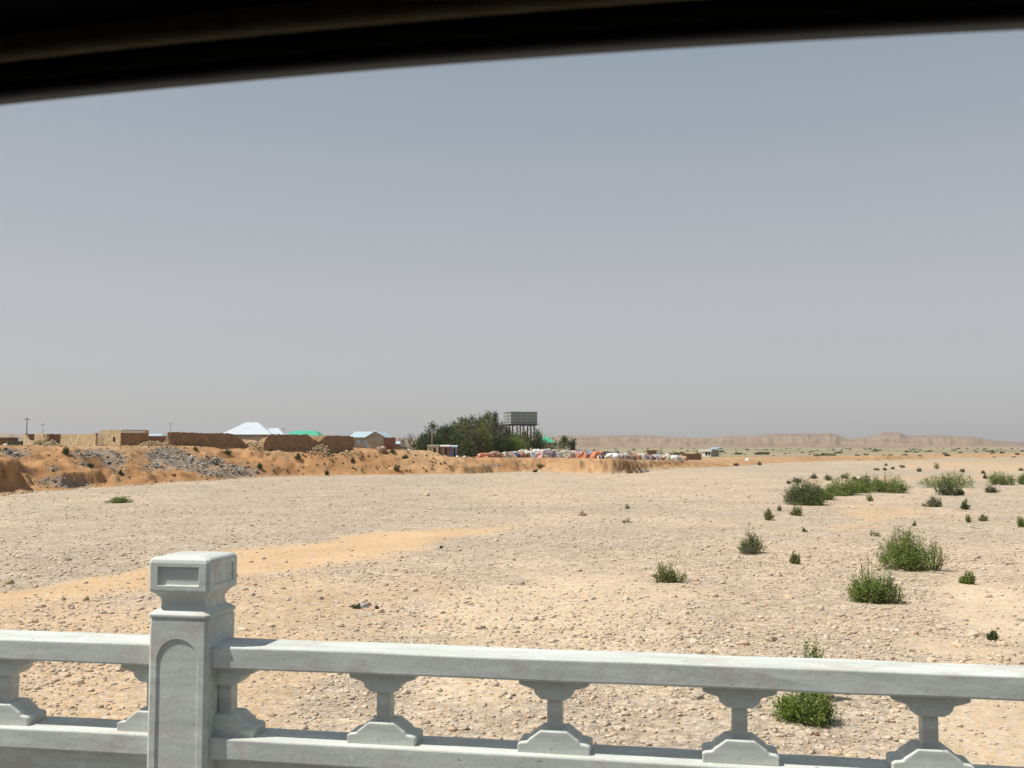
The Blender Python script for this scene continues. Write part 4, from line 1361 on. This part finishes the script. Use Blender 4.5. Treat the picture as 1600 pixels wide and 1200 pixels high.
def shed(u0, u1, v0, v1, d, m_wall, m_roof, label, name='shed'):
    t = frame_at((u0 + u1) / 2, d, 0, name, label, 'shed')
    w = px(u1 - u0, d) / 2
    z1 = zat(v0, d) - t.location.z
    MB().box(-w, w, 0, 2.0, -.4, z1 - .25).build('wall', m_wall, t)
    MB().add([(-w - .1, -.15, z1 - .25), (w + .1, -.15, z1 - .25), (w + .1, 2.1, z1 - .1), (-w - .1, 2.1, z1 - .1), (-w - .1, -.1, z1 - .05), (w + .1, -.1, z1 - .05), (w + .05, 2.1, z1 + .1), (-w - .05, 2.1, z1 + .1)],
             [(0, 3, 2, 1), (4, 5, 6, 7), (0, 1, 5, 4), (1, 2, 6, 5), (2, 3, 7, 6), (3, 0, 4, 7)]).build('roof', m_roof, t)
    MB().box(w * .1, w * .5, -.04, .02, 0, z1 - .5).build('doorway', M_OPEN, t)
    for q in (-.7, -.35):
        MB().box(w * q, w * (q + .22), -.05, -.005, -.1, z1 - .4).build('hanging_cloth', M_CLOTH['olive' if q < -.5 else 'grey'], t)
    return t
shed(668, 685, 695.7, 703, 200, M_CLOTH['cream'], M_CLOTH['olive'], 'cloth stall with olive roof on the terrace below the trees')
shed(687.5, 702, 696, 703, 201, M_CLOTH['brown'], M_CLOTH['white'], 'cloth stall with white roof on the terrace below the trees')
shed(703, 714, 696.5, 703, 202, M_CLOTH['blue grey'], M_CLOTH['pale blue'], 'pale blue cloth stall behind the person in blue')
M_PLW = mat('white_plastic', (.75, .75, .73), .5, .08, 3)
def bag(u, v, d, w, label, m=M_PLW):
    x = xat(u, d)
    V, Fq = dome_patch(w / 2, w / 2.6, w * .45, 0, 2 * math.pi, -.2, math.pi / 2 - .05, 10, 4, None, 1, u)
    V = [(a if isinstance(a, float) else a.real, b if isinstance(b, float) else b.real, c if isinstance(c, float) else c.real) for a, b, c in V]
    o = MB().add(V, Fq).build('plastic_sack', m, None, True)
    o.location = (x, d, gz(x, d) + .05)
    return tag(o, label, 'sack')
for (u, d, w) in [(661, 196, .45), (715, 194, .55), (726, 193, .65), (639, 191, .45)]:
    bag(u, 0, d, w, 'white plastic sack lying on the terrace edge')['group'] = 'white sacks on the terrace'
bag(1168, 0, 285, 1.5, 'pale sack heap on the gravel bar beside the dry red brown shrubs', M_PLW)
bag(8, 0, 190, .9, 'white bundle in front of the dark low house')

# ------------------------------------------------------------------ people (a few pixels tall)
def person(u, d, label, cloth, h=1.62, dz=0):
    x = xat(u, d)
    t = thing('person', label, 'person', (x, d, gz(x, d) + dz), rnd.uniform(-.5, .5))
    me = bpy.data.meshes.new('body')
    s = h / 1.7
    J = [(0, 0, .92, .14), (0, 0, 1.18, .13), (0, 0, 1.40, .15), (0, 0, 1.50, .06), (0, -.01, 1.62, .095), (.19, 0, 1.38, .06), (.26, -.02, 1.10, .045), (.27, -.10, .86, .035), (-.19, 0, 1.38, .06), (-.26, -.02, 1.10, .045), (-.27, -.06, .86, .035),
         (.09, 0, .85, .10), (.10, -.01, .48, .07), (.10, .02, .06, .045), (.10, -.10, .03, .04), (-.09, 0, .85, .10), (-.11, -.03, .48, .07), (-.12, -.02, .06, .045), (-.12, -.14, .03, .04), (0, -.01, 1.70, .07)]
    Ed = [(0, 1), (1, 2), (2, 3), (3, 4), (4, 19), (2, 5), (5, 6), (6, 7), (2, 8), (8, 9), (9, 10), (0, 11), (11, 12), (12, 13), (13, 14), (0, 15), (15, 16), (16, 17), (17, 18)]
    me.from_pydata([(a * s, b * s, c * s) for a, b, c, r in J], Ed, [])
    o = link('body', me, t)
    sk = o.modifiers.new('skin', 'SKIN')
    for i_, (a, b, c, r) in enumerate(J):
        me.skin_vertices[0].data[i_].radius = (r * s, r * s)
        me.skin_vertices[0].data[i_].use_root = i_ == 0
    o.modifiers.new('sub', 'SUBSURF').levels = 1
    me.materials.append(mat('skin_tone', (.11, .06, .04), .6, .05, 10))
    robe = MB().rings([[(rx * math.cos(q) * s, ry * math.sin(q) * s, z * s) for q in np.linspace(0, 2 * math.pi, 17)[:-1]] for rx, ry, z in ((.25, .22, .12), (.22, .19, .6), (.19, .16, 1.0), (.215, .16, 1.32), (.20, .14, 1.42), (.10, .10, 1.5))])
    robe.build('robe', cloth, t, True)
    sc_ = MB().rings([[(rx * math.cos(q) * s, (ry * math.sin(q) + .02) * s, z * s) for q in np.linspace(0, 2 * math.pi, 13)[:-1]] for rx, ry, z in ((.17, .15, 1.44), (.13, .13, 1.58), (.115, .125, 1.7), (.06, .06, 1.77))])
    sc_.build('head_scarf', cloth, t, True)
    return t
person(704.6, 199, 'person in a blue robe standing by the cloth stalls', mat('blue_robe', (.035, .12, .34), .9, .1, 8), 1.45, -.25)
person(829.5, 226, 'person in pale clothes standing between the huts and the trees', mat('pale_robe', (.62, .60, .56), .9, .1, 8), 1.65, .3)

# ------------------------------------------------------------------ plants
def leaf_mat(name, c, var=.3, trans=.25):
    m = bpy.data.materials.new(name)
    m.use_nodes = True
    nt = m.node_tree
    b = nt.nodes['Principled BSDF']
    b.inputs['Roughness'].default_value = .65
    b.inputs['Specular IOR Level'].default_value = .25
    at = nt.nodes.new('ShaderNodeAttribute')
    at.attribute_name = 'gcol'
    nt.links.new(at.outputs['Color'], b.inputs['Base Color'])
    tr = nt.nodes.new('ShaderNodeBsdfTranslucent')
    nt.links.new(at.outputs['Color'], tr.inputs[0])
    mx = nt.nodes.new('ShaderNodeMixShader')
    mx.inputs[0].default_value = trans
    nt.links.new(b.outputs[0], mx.inputs[1])
    nt.links.new(tr.outputs[0], mx.inputs[2])
    nt.links.new(mx.outputs[0], nt.nodes['Material Output'].inputs[0])
    return m
M_LEAF = leaf_mat('leaves', None)
M_TWIG = mat('twig', (.16, .12, .085), .9, .2, 12)
GREENS = {'olive': ((.105, .135, .04), (.24, .26, .09)), 'bright': ((.085, .15, .028), (.25, .315, .075)), 'dark': ((.055, .085, .03), (.13, .165, .065)), 'grey': ((.10, .11, .065), (.19, .19, .12)), 'dry': ((.17, .10, .06), (.28, .17, .10)), 'feather': ((.07, .085, .04), (.15, .155, .08)), 'brownish': ((.12, .10, .06), (.20, .17, .11))}

def leaf_quads(P, Dn, ln, wd, cols, g):
    """leaf blades: base P, direction Dn, length, width -> arrays"""
    n = len(P)
    Dn = Dn / np.linalg.norm(Dn, axis=1, keepdims=True)
    R = g.normal(0, 1, (n, 3))
    S = np.cross(Dn, R)
    S /= np.linalg.norm(S, axis=1, keepdims=True) + 1e-9
    S = S * (wd * .5)[:, None]
    T = Dn * ln[:, None]
    V = np.stack([P, P + T * .45 + S, P + T, P + T * .45 - S], 1).reshape(-1, 3)
    Fq = (np.arange(n) * 4)[:, None] + np.arange(4)[None]
    return V, Fq, np.repeat(cols, 4, 0)

def bush_mesh(w, h, nst, per, leaf, kind, seed, upright=.6, fan=1.0):
    """several uneven clumps of stems, leaflets along each stem down to the ground"""
    g = np.random.default_rng(seed)
    c0, c1 = np.array(GREENS[kind][0]), np.array(GREENS[kind][1])
    tw = MB()
    Ps, Ds, Cs, Ls = [], [], [], []
    nc = max(2, min(9, int(nst / 10)))
    clump = []
    for i in range(nc):
        a, r = g.uniform(0, 2 * math.pi), math.sqrt(g.uniform(0, 1)) * .34
        clump.append((math.cos(a) * r * w, math.sin(a) * r * w * .8, g.uniform(.30, .52) * w * .5 * 1.15, h * g.uniform(.65, 1.08) * (1 - .7 * r)))
    clump[0] = (g.uniform(-.12, .12) * w, 0, .26 * w, h)
    for i in range(nst):
        cx, cy, cr, ch = clump[i % nc]
        a = g.uniform(0, 2 * math.pi)
        rr = math.sqrt(g.uniform(0, 1)) * cr
        hh = ch * g.uniform(.68, 1.12) * (1 - .7 * (rr / cr) ** 2.6)
        root = np.array([cx + math.cos(a) * rr * .55, cy + math.sin(a) * rr * .55, 0])
        tip = np.array([cx + math.cos(a) * rr * 1.05, cy + math.sin(a) * rr * 1.05, max(hh, h * .12)])
        mid = root * .5 + tip * .5 + np.array([g.normal(0, .03) * w, g.normal(0, .03) * w, ch * .06])
        if i % 3 == 0 and nst >= 20:
            tw.tube([root, mid, tip * (1.0 if i % 2 else 1.12)], [.010 * (1 + h), .007 * (1 + h), .003], 4)
        per_ = per
        t = g.uniform(.0, 1.0, per) ** .8
        base = ((1 - t) ** 2)[:, None] * root + (2 * t * (1 - t))[:, None] * mid + (t ** 2)[:, None] * tip
        side = g.normal(0, 1, (per, 3)) * np.array([1, 1, .5])
        spread = w * .085 * (1.1 - t * .45)
        base = base + side * spread[:, None] * g.uniform(.1, 1, per)[:, None]
        base[:, 2] = np.maximum(base[:, 2], .015)
        dr = (tip - root)[None] / (np.linalg.norm(tip - root) + 1e-6) * upright * .35 + g.normal(0, .75, (per, 3)) + np.array([0, 0, .3 + upright * .25])
        Ps.append(base); Ds.append(dr)
        k_ = np.clip(t * .35 + g.uniform(0, .55) + g.normal(0, .2, per), 0, 1)
        cc = c0 + (c1 - c0) * k_[:, None]
        dryw = (g.uniform(0, 1, per) < np.clip(.5 - t * .9, .04, .5)) * .7
        cc = cc + (np.array([.22, .17, .11]) - cc) * dryw[:, None]
        Cs.append(cc)
        Ls.append(leaf * g.uniform(.6, 1.4, per))
    P, D_, C, Ln = np.concatenate(Ps), np.concatenate(Ds), np.concatenate(Cs), np.concatenate(Ls)
    V, Fq, col = leaf_quads(P, D_, Ln * .8, Ln * .34, C, g)
    return np_mesh('foliage', V, Fq, M_LEAF, False, col), tw

def bush(u, v, wpx, hpx, label, kind='bright', group=None, name='desert_shrub', nst=60, per=30, leaf=.1, upright=.6, seed=None, fan=1.0):
    x, y, z, ok = pix_to_ground([u], [v], 14, 700, 2400)
    x, y, z = float(x[0]), float(y[0]), float(z[0])
    w, h = wpx * y / F, hpx * y / F
    t = thing(name, label, 'shrub', (x, y, z - .02), 0, group)
    me, tw = bush_mesh(w, h, nst, int(per * (1.6 if nst > 30 else 1.2)), leaf, kind, seed or int(u * 13 + v), upright, fan)
    link('foliage', me, t)
    if tw.v: tw.build('stem', M_TWIG, t)
    return t

# shrubs standing on the gravel
bush(1364, 941, 90, 66, 'round green feathery shrub with pale stones at its foot', 'bright', nst=110, per=44, leaf=.085)
bush(1428, 889, 100, 72, 'largest green shrub on the gravel, tall plumes leaning over its crown', 'bright', nst=150, per=44, leaf=.10)
bush(1399, 872, 34, 50, 'slim upright shrub growing against the left of the largest shrub', 'olive', nst=34, per=30, leaf=.09, upright=1.0)
bush(1176, 864, 44, 44, 'grey green bushy shrub standing alone on the open gravel', 'olive', nst=70, per=36, leaf=.085, upright=.9)
bush(1176, 866, 40, 20, 'pale grey dry fringe at the foot of the lone grey green shrub', 'grey', nst=36, per=22, leaf=.08)
bush(1244, 881, 24, 20, 'small upright olive shrub right of the lone grey green shrub', 'olive', nst=34, per=26, leaf=.08, upright=1.0)
bush(1042, 910, 58, 32, 'low spreading olive shrub on pale sand', 'olive', nst=60, per=36, leaf=.075)
bush(1511, 913, 31, 23, 'small round green shrub right of the largest shrub', 'bright', nst=46, per=30, leaf=.075)
bush(1551, 1001, 32, 17, 'small dark green tuft with a scrap of blue plastic', 'dark', nst=36, per=26, leaf=.055)
bush(1258, 1128, 112, 58, 'wide green shrub seen through the balustrade', 'bright', nst=120, per=44, leaf=.065)
bush(1278, 1094, 66, 112, 'thin tall sprigs rising behind the balustrade top rail', 'bright', nst=44, per=40, leaf=.075, upright=1.2)
bush(186, 786, 44, 11, 'small green creeping shrub on gravel below the bank', 'bright', nst=60, per=26, leaf=.14, upright=.3)
bush(1203, 813, 24, 22, 'small leaning olive shrub left of the dark thicket', 'olive', nst=36, per=26, leaf=.11, upright=.9)
bush(1247, 806, 28, 22, 'small yellowish green shrub in front of the dark thicket', 'olive', nst=40, per=26, leaf=.11, upright=.8)
bush(1219, 799, 12, 12, 'tiny grey tuft between the two small olive shrubs', 'grey', nst=18, per=18, leaf=.10)
bush(1262, 789, 88, 44, 'broad dark green thicket with bright leaves at its front', 'dark', nst=170, per=38, leaf=.17, upright=.4)
bush(1274, 790, 36, 14, 'bright green low growth at the front of the dark thicket', 'bright', nst=46, per=26, leaf=.15)
bush(1318, 774, 70, 34, 'green leafy bush joined to the right of the dark thicket', 'bright', nst=90, per=32, leaf=.18, upright=.4)
bush(1352, 764, 48, 28, 'green leafy bush in the middle of the leafy row', 'dark', nst=60, per=30, leaf=.18, upright=.4)
bush(1386, 770, 70, 34, 'green leafy bush at the right end of the leafy row', 'bright', nst=90, per=32, leaf=.18, upright=.4)
bush(1298, 781, 56, 26, 'green leafy bush bridging the dark thicket and the leafy row', 'bright', nst=80, per=32, leaf=.17, upright=.4)
bush(1340, 770, 52, 26, 'low green leafy bush filling the gap in the leafy row', 'bright', nst=80, per=32, leaf=.18, upright=.4)
bush(1368, 768, 44, 24, 'dark leafy bush beside the right end of the leafy row', 'dark', nst=70, per=30, leaf=.18, upright=.4)
for (u, v, w, h) in [(1243, 754, 24, 8), (1272, 748, 20, 10), (1296, 751, 26, 12), (1324, 748, 22, 10), (1337, 752, 16, 9), (1232, 756, 10, 5)]:
    bush(u, v, w, h, 'low grey green sprawl behind the leafy row', 'grey', 'low sprawls behind the leafy row', nst=32, per=20, leaf=.17, upright=.3)
bush(1357, 783, 18, 16, 'single sprig like tuft in front of the leafy row', 'olive', nst=24, per=20, leaf=.12)
bush(1480, 762, 80, 30, 'bushy green thicket with a dark mound below', 'bright', nst=100, per=32, leaf=.19, upright=.4)
bush(1477, 774, 38, 28, 'dark green mound in front of the bushy thicket', 'dark', nst=60, per=28, leaf=.17)
bush(1498, 774, 20, 14, 'small dark green shrub right of the dark mound', 'dark', nst=36, per=24, leaf=.15)
bush(1461, 792, 36, 18, 'sprawling grey green shrub below the bushy thicket', 'grey', nst=50, per=26, leaf=.13, upright=.7)
bush(1509, 796, 22, 18, 'upright dark shrub right of the sprawling shrub', 'dark', nst=44, per=24, leaf=.12, upright=1.1)
bush(1514, 816, 16, 13, 'left one of two small twin tufts on the gravel', 'olive', nst=26, per=20, leaf=.10)
bush(1535, 814, 22, 14, 'right one of two small twin tufts on the gravel', 'olive', nst=30, per=22, leaf=.10)
bush(1594, 824, 24, 18, 'round green tuft with a grey twig beside it', 'bright', nst=36, per=24, leaf=.10)
bush(1566, 758, 60, 26, 'long green bush running up from a grey foot', 'bright', nst=80, per=30, leaf=.19, upright=.5)
bush(1549, 770, 30, 14, 'grey green foot of the long green bush', 'grey', nst=40, per=22, leaf=.16)
bush(1600, 757, 34, 20, 'green bush to the right of the long green bush', 'bright', nst=60, per=26, leaf=.19)
for (u, v, w, h, kd) in [(982, 795, 16, 7, 'grey'), (980, 817, 16, 7, 'grey'), (910, 806, 20, 10, 'dry'), (1256, 831, 11, 7, 'olive'), (557, 951, 16, 9, 'grey'), (1430, 822, 10, 8, 'olive'), (1366, 838, 18, 12, 'olive')]:
    bush(u, v, w, h, {'grey': 'tiny grey dry tuft on open gravel', 'dry': 'small brown dead tuft on open gravel', 'olive': 'tiny olive tuft on open gravel'}[kd], kd, 'tiny tufts on the gravel', nst=16, per=16, leaf=.09, upright=.8)
for (u, v, w, h, kd) in [(1462, 733, 18, 12, 'bright'), (1435, 737, 14, 6, 'grey'), (1382, 735, 8, 5, 'grey'), (1384, 728, 6, 4, 'grey'), (1396, 733, 8, 4, 'grey'), (1410, 731, 18, 5, 'grey'), (1367, 735, 14, 4, 'grey'), (1502, 738, 12, 7, 'grey'), (1540, 748, 9, 8, 'grey'), (1594, 736, 14, 6, 'grey'), (1537, 740, 8, 6, 'olive')]:
    bush(u, v, w, h, 'small far tuft on the sandy flats', kd, 'far tufts on the sandy flats', nst=20, per=16, leaf=.25, upright=.6)
bush(1150, 728, 11, 6, 'left one of two dry red brown shrubs at the gravel edge', 'dry', nst=30, per=18, leaf=.28, upright=.3)
bush(1187, 727, 11, 6, 'right one of two dry red brown shrubs at the gravel edge', 'dry', nst=30, per=18, leaf=.28, upright=.3)

# shrubs on the slope of the bank
for (u, v, w, h, kd, lab) in [(103, 710, 17, 13, 'dark', 'dark shrub high on the orange slope below the tan wall'), (358, 710, 22, 8, 'dark', 'flat dark green shrub on the slope below the broken wall'), (306, 704, 9, 6, 'olive', 'small olive shrub below the long brown wall'),
                              (464, 718, 14, 9, 'dark', 'round dark shrub in the middle of the slope'), (514, 712, 14, 8, 'dark', 'dark shrub below the dip of the brown wall'), (512, 742, 9, 8, 'dark', 'dark tuft at the foot of the slope below the dip'),
                              (405, 732, 11, 8, 'dark', 'dark shrub right of the grey refuse fan'), (552, 724, 8, 8, 'brownish', 'brownish tuft below the blue doored house'), (620, 736, 18, 9, 'dark', 'long dark shrub low on the slope'), (633, 716, 10, 6, 'dark', 'dark shrub on the crest below the shed'),
                              (612, 708, 14, 5, 'dark', 'flat dark shrub below the red brown side wall'), (844, 732, 22, 8, 'dark', 'dark fallen branches in the sandy inlet'), (838, 738, 10, 5, 'dark', 'dark tuft at the mouth of the sandy inlet'), (338, 727, 8, 5, 'olive', 'olive tuft in the grey refuse fan'), (188, 742, 10, 9, 'dark', 'dark tuft on the lower edge of the orange slope'), (140, 729, 18, 6, 'dark', 'dark creeping shrub across the orange mound')]:
    bush(u, v, w, h, lab, kd, nst=36, per=22, leaf=.17, upright=.5)
g = random.Random(8)
for i in range(70):
    u, v = g.uniform(385, 745), g.uniform(704, 738)
    bush(u, v, g.uniform(3, 7), g.uniform(2.5, 5), 'tiny dry tuft scattered on the orange slope', g.choice(['dark', 'brownish', 'grey', 'dry']), 'tiny tufts on the slope', nst=8, per=12, leaf=.16)

# far scrub on the plain: copies of a few shrubs
protos = []
for k_, kd in enumerate(['olive', 'grey', 'grey', 'olive', 'brownish']):
    me, tw = bush_mesh(3.2, 1.7, 36, 16, .55, kd, 300 + k_, .4)
    me.name = 'far_shrub'
    protos.append(me)
g = random.Random(12)
for i in range(230):
    d = math.exp(g.uniform(math.log(330), math.log(1900)))
    u = g.uniform(1085, 1640) if g.random() < .8 else g.uniform(880, 1085)
    x = xat(u, d)
    s = bank_coords(np.array([x]), np.array([d]))[0][0]
    if s < 8 and not (u > 1440 and d > 420):
        continue
    o = link('far_shrub', g.choice(protos))
    o.location = (x, d, gz(x, d) - .05)
    o.rotation_euler.z = g.uniform(0, 6.3)
    q = g.uniform(.35, 1.0) * (1 + d / 2600)
    o.scale = (q * g.uniform(1, 2.2), q, q * g.uniform(.45, .8))
    tag(o, 'small scrub bush dotted over the far plain', 'shrub', 'scrub bushes on the far plain')

# ------------------------------------------------------------------ trees by the water tower
def tree(u, d, v_top, wpx, label, kind='olive', seed=1, clumps=46, per=46, leaf=.42, narrow=False, v_low=None, gap=.0, group=None, cat='tree', name='tree'):
    g = np.random.default_rng(seed)
    x = xat(u, d)
    z0 = gz(x, d)
    H = zat(v_top, d) - z0
    W = wpx * d / F / 2
    t = thing(name, label, cat, (x, d, z0 - .05), 0, group)
    tk_ = MB()
    bend = g.normal(0, .3, 2)
    top = np.array([bend[0], bend[1], H * .72])
    r0 = .035 * H
    tk_.tube([(0, 0, -.3), (bend[0] * .3, bend[1] * .3, H * .3), top], [r0, r0 * .7, r0 * .25], 7)
    ctr = []
    c0, c1 = np.array(GREENS[kind][0]) * .80, np.array(GREENS[kind][1]) * .84
    for i in range(clumps):
        f = g.uniform(.10, 1.0) if not narrow else g.uniform(.2, 1)
        env = math.sin(math.pi * min(1, .18 + .80 * f)) ** .6 if not narrow else (1 - f * .75)
        a = g.uniform(0, 2 * math.pi)
        rr = W * env * math.sqrt(g.uniform(.05, 1)) * g.uniform(.75, 1.12)
        p = np.array([math.cos(a) * rr + bend[0] * f, math.sin(a) * rr + bend[1] * f, H * f * g.uniform(.93, 1.03)])
        ctr.append((p, f))
        if i % 2 == 0:
            st = np.array([bend[0] * f * .6, bend[1] * f * .6, H * f * .55])
            mid = (st + p) / 2 + np.array([0, 0, -.15])
            tk_.tube([st, mid, p], [r0 * .32, r0 * .2, .02], 4)
    Ps, Ds, Cs = [], [], []
    for p, f in ctr:
        sz = (W * .30 + .35) * g.uniform(.6, 1.2) if not narrow else W * .5
        n = int(per * g.uniform(.6, 1.3))
        q = g.normal(0, 1, (n, 3)) * sz * np.array([.62, .62, .55])
        Ps.append(p + q)
        Ds.append(q * .6 + g.normal(0, .35, (n, 3)) + np.array([0, 0, .55 * sz]))
        k_ = np.clip(g.uniform(0, .55) + f * .25 + g.normal(0, .16, n) + .25 * q[:, 2] / (sz + 1e-6) * .5, 0, 1)
        Cs.append(c0 + (c1 - c0) * k_[:, None])
    # long wispy sprays that break the outline
    for i in range(int(clumps * .5)):
        p, f = ctr[g.integers(0, len(ctr))]
        n = 12
        dr = np.array([p[0] * .5, p[1] * .5, H * .35]) + g.normal(0, .6, 3)
        dr = dr / np.linalg.norm(dr)
        L_ = g.uniform(.6, 1.6)
        tt = np.linspace(0, 1, n)[:, None]
        Ps.append(p + dr * L_ * tt + g.normal(0, .08, (n, 3)))
        Ds.append(np.repeat(dr[None], n, 0) + g.normal(0, .5, (n, 3)))
        Cs.append(np.repeat((c0 + (c1 - c0) * g.uniform(.3, 1))[None], n, 0))
    P, D_, C = np.concatenate(Ps), np.concatenate(Ds), np.concatenate(Cs)
    keep = P[:, 2] > .1
    P, D_, C = P[keep], D_[keep], C[keep]
    Ln = leaf * g.uniform(.6, 1.4, len(P))
    V, Fq, col = leaf_quads(P, D_, Ln, Ln * .42, C, g)
    tk_.build('trunk', M_TWIG, t, True)
    link('crown', np_mesh('crown', V, Fq, M_LEAF, False, col), t)
    return t

TREES = [(664, 232, 681, 22, 'small dark tree at the left end of the grove', 'dark', False), (679, 236, 665, 32, 'feathery topped tree near the left end of the grove', 'feather', False), (672, 228, 680, 34, 'bushy dark tree behind the olive roofed stall', 'dark', False),
         (696, 232, 671, 36, 'dark spreading tree behind the white roofed stall', 'dark', False), (708, 240, 665, 34, 'dense green tree in the left half of the grove', 'olive', False), (722, 234, 657, 40, 'broad green tree in the middle of the grove', 'olive', False),
         (740, 238, 655, 40, 'broad dense tree in the middle of the grove', 'dark', False), (736, 222, 676, 34, 'brownish half bare tree at the front of the grove', 'brownish', False), (756, 236, 649, 34, 'tall green tree in the right half of the grove', 'olive', False),
         (762, 246, 645, 26, 'tall feathery tree near the top of the grove', 'feather', False), (773, 240, 643, 12, 'narrow pointed tree, tallest of the grove', 'feather', True), (752, 224, 672, 34, 'green tree low at the front of the grove', 'olive', False),
         (776, 230, 664, 26, 'thin grey green tree beside the water tower', 'feather', False), (787, 236, 667, 24, 'wispy sparse tree in front of the tower legs', 'feather', False), (800, 246, 678, 28, 'bushy tree under the left side of the tank', 'olive', False),
         (817, 250, 678, 30, 'bushy tree under the middle of the tank', 'olive', False), (836, 252, 675.5, 24, 'dark round tree under the right side of the tank', 'dark', False), (802, 232, 688, 34, 'bright green low tree behind the huts', 'bright', False), (772, 228, 682, 34, 'dark low tree at the right foot of the grove', 'dark', False), (716, 222, 682, 40, 'dark low tree at the front foot of the grove', 'dark', False)]
for i, (u, d, vt, w, lab, kd, nar) in enumerate(TREES):
    sp = 26 if kd in ('feather', 'brownish') else 40
    tree(u, d, vt, w, lab, kd, 500 + i, clumps=30 if nar else sp + int(w * .6), per=34 if kd in ('feather', 'brownish') else 52, narrow=nar)
for (u, d, vt, w, lab, kd) in [(627, 225, 689, 16, 'thin small tree right of the small shed', 'feather'), (640, 230, 684, 18, 'thin palm like tree left of the grove', 'feather'), (651, 232, 687, 14, 'small green tree at the edge of the grove', 'olive')]:
    tree(u, d, vt, w, lab, kd, int(u), clumps=18, per=30, leaf=.35)
for (u, d, vt, w, lab, kd) in [(882, 300, 685, 24, 'round dark shrub right of the green roof', 'dark'), (852, 280, 693, 50, 'low green hedge below the green roof', 'dark'), (893, 296, 689, 10, 'small dark shrub at the right of the round shrub', 'dark'), (728, 214, 693, 20, 'dark shrub behind the end of the terrace', 'dark')]:
    tree(u, d, vt, w, lab, kd, int(u), clumps=40, per=44, leaf=.4, cat='shrub', name='shrub')

# ------------------------------------------------------------------ small things on the gravel
def lump(u, v, w, h, label, m, name, cat):
    x, y, z, ok = pix_to_ground([u], [v], 14, 400, 2400)
    x, y, z = float(x[0]), float(y[0]), float(z[0])
    s = y / F
    V, Fq = dome_patch(w * s / 2, w * s / 3, h * s, 0, 2 * math.pi, 0, math.pi / 2 - .05, 12, 5, None, 1, u)
    o = MB().add(V, Fq).build(name, m, None, True)
    o.location = (x, y, z - .01)
    o.rotation_euler.z = rnd.uniform(0, 3)
    return tag(o, label, cat)
M_BLK = mat('black_rag', (.03, .028, .035), .9, .2, 14, bump=.5)
lump(589, 951, 10, 6, 'black cloth scrap at the end of the litter patch', M_BLK, 'cloth_scrap', 'litter')
lump(566, 949, 18, 7, 'grey cloth scrap beside the black scrap', M_CLOTH['grey'], 'cloth_scrap', 'litter')
lump(576, 946, 9, 6, 'reddish cloth scrap on the litter patch', M_CLOTH['brown'], 'cloth_scrap', 'litter')
lump(579, 960, 7, 3, 'small blue plastic scrap in front of the litter patch', M_CLOTH['pale blue'], 'plastic_scrap', 'litter')
lump(1554, 1000, 9, 5, 'blue plastic scrap lying under the dark green tuft', mat('blue_plastic', (.12, .22, .5), .4, .1, 5), 'plastic_scrap', 'litter')
lump(689, 857, 6, 5, 'dark lump on the edge of the orange sand', M_BLK, 'cloth_scrap', 'litter')
lump(667, 775, 10, 5, 'single pale boulder on the far gravel', M_STONEW, 'boulder', 'boulder')
lump(13, 913, 16, 8, 'pale boulder at the edge of the orange sand', M_STONEW, 'boulder', 'boulder')
lump(97, 938, 14, 7, 'left one of two tan boulders in the orange sand', M_STONEW, 'boulder', 'boulder')
lump(134, 938, 15, 8, 'right one of two tan boulders in the orange sand', M_STONEW, 'boulder', 'boulder')
lump(1374, 941, 16, 7, 'pale stone at the right foot of the round feathery shrub', M_STONEW, 'boulder', 'boulder')
lump(1272, 1124, 12, 8, 'pale round stone against the shrub behind the balustrade', M_STONEW, 'boulder', 'boulder')
lump(1277, 1150, 10, 8, 'red brown stone in front of the shrub behind the balustrade', M_REDW, 'boulder', 'boulder')

# ------------------------------------------------------------------ dusty air
hz = MB().box(-9000, 9000, -600, 7500, -60, 140).build('haze', None)
mh = bpy.data.materials.new('haze')
mh.use_nodes = True
nt = mh.node_tree
nt.nodes.clear()
ho = nt.nodes.new('ShaderNodeOutputMaterial')
hv = nt.nodes.new('ShaderNodeVolumePrincipled')
hv.inputs['Color'].default_value = (.90, .88, .90, 1)
hv.inputs['Density'].default_value = .85e-4
hv.inputs['Anisotropy'].default_value = .3
nt.links.new(hv.outputs[0], ho.inputs['Volume'])
hz.data.materials.append(mh)
tag(hz, kind='stuff')
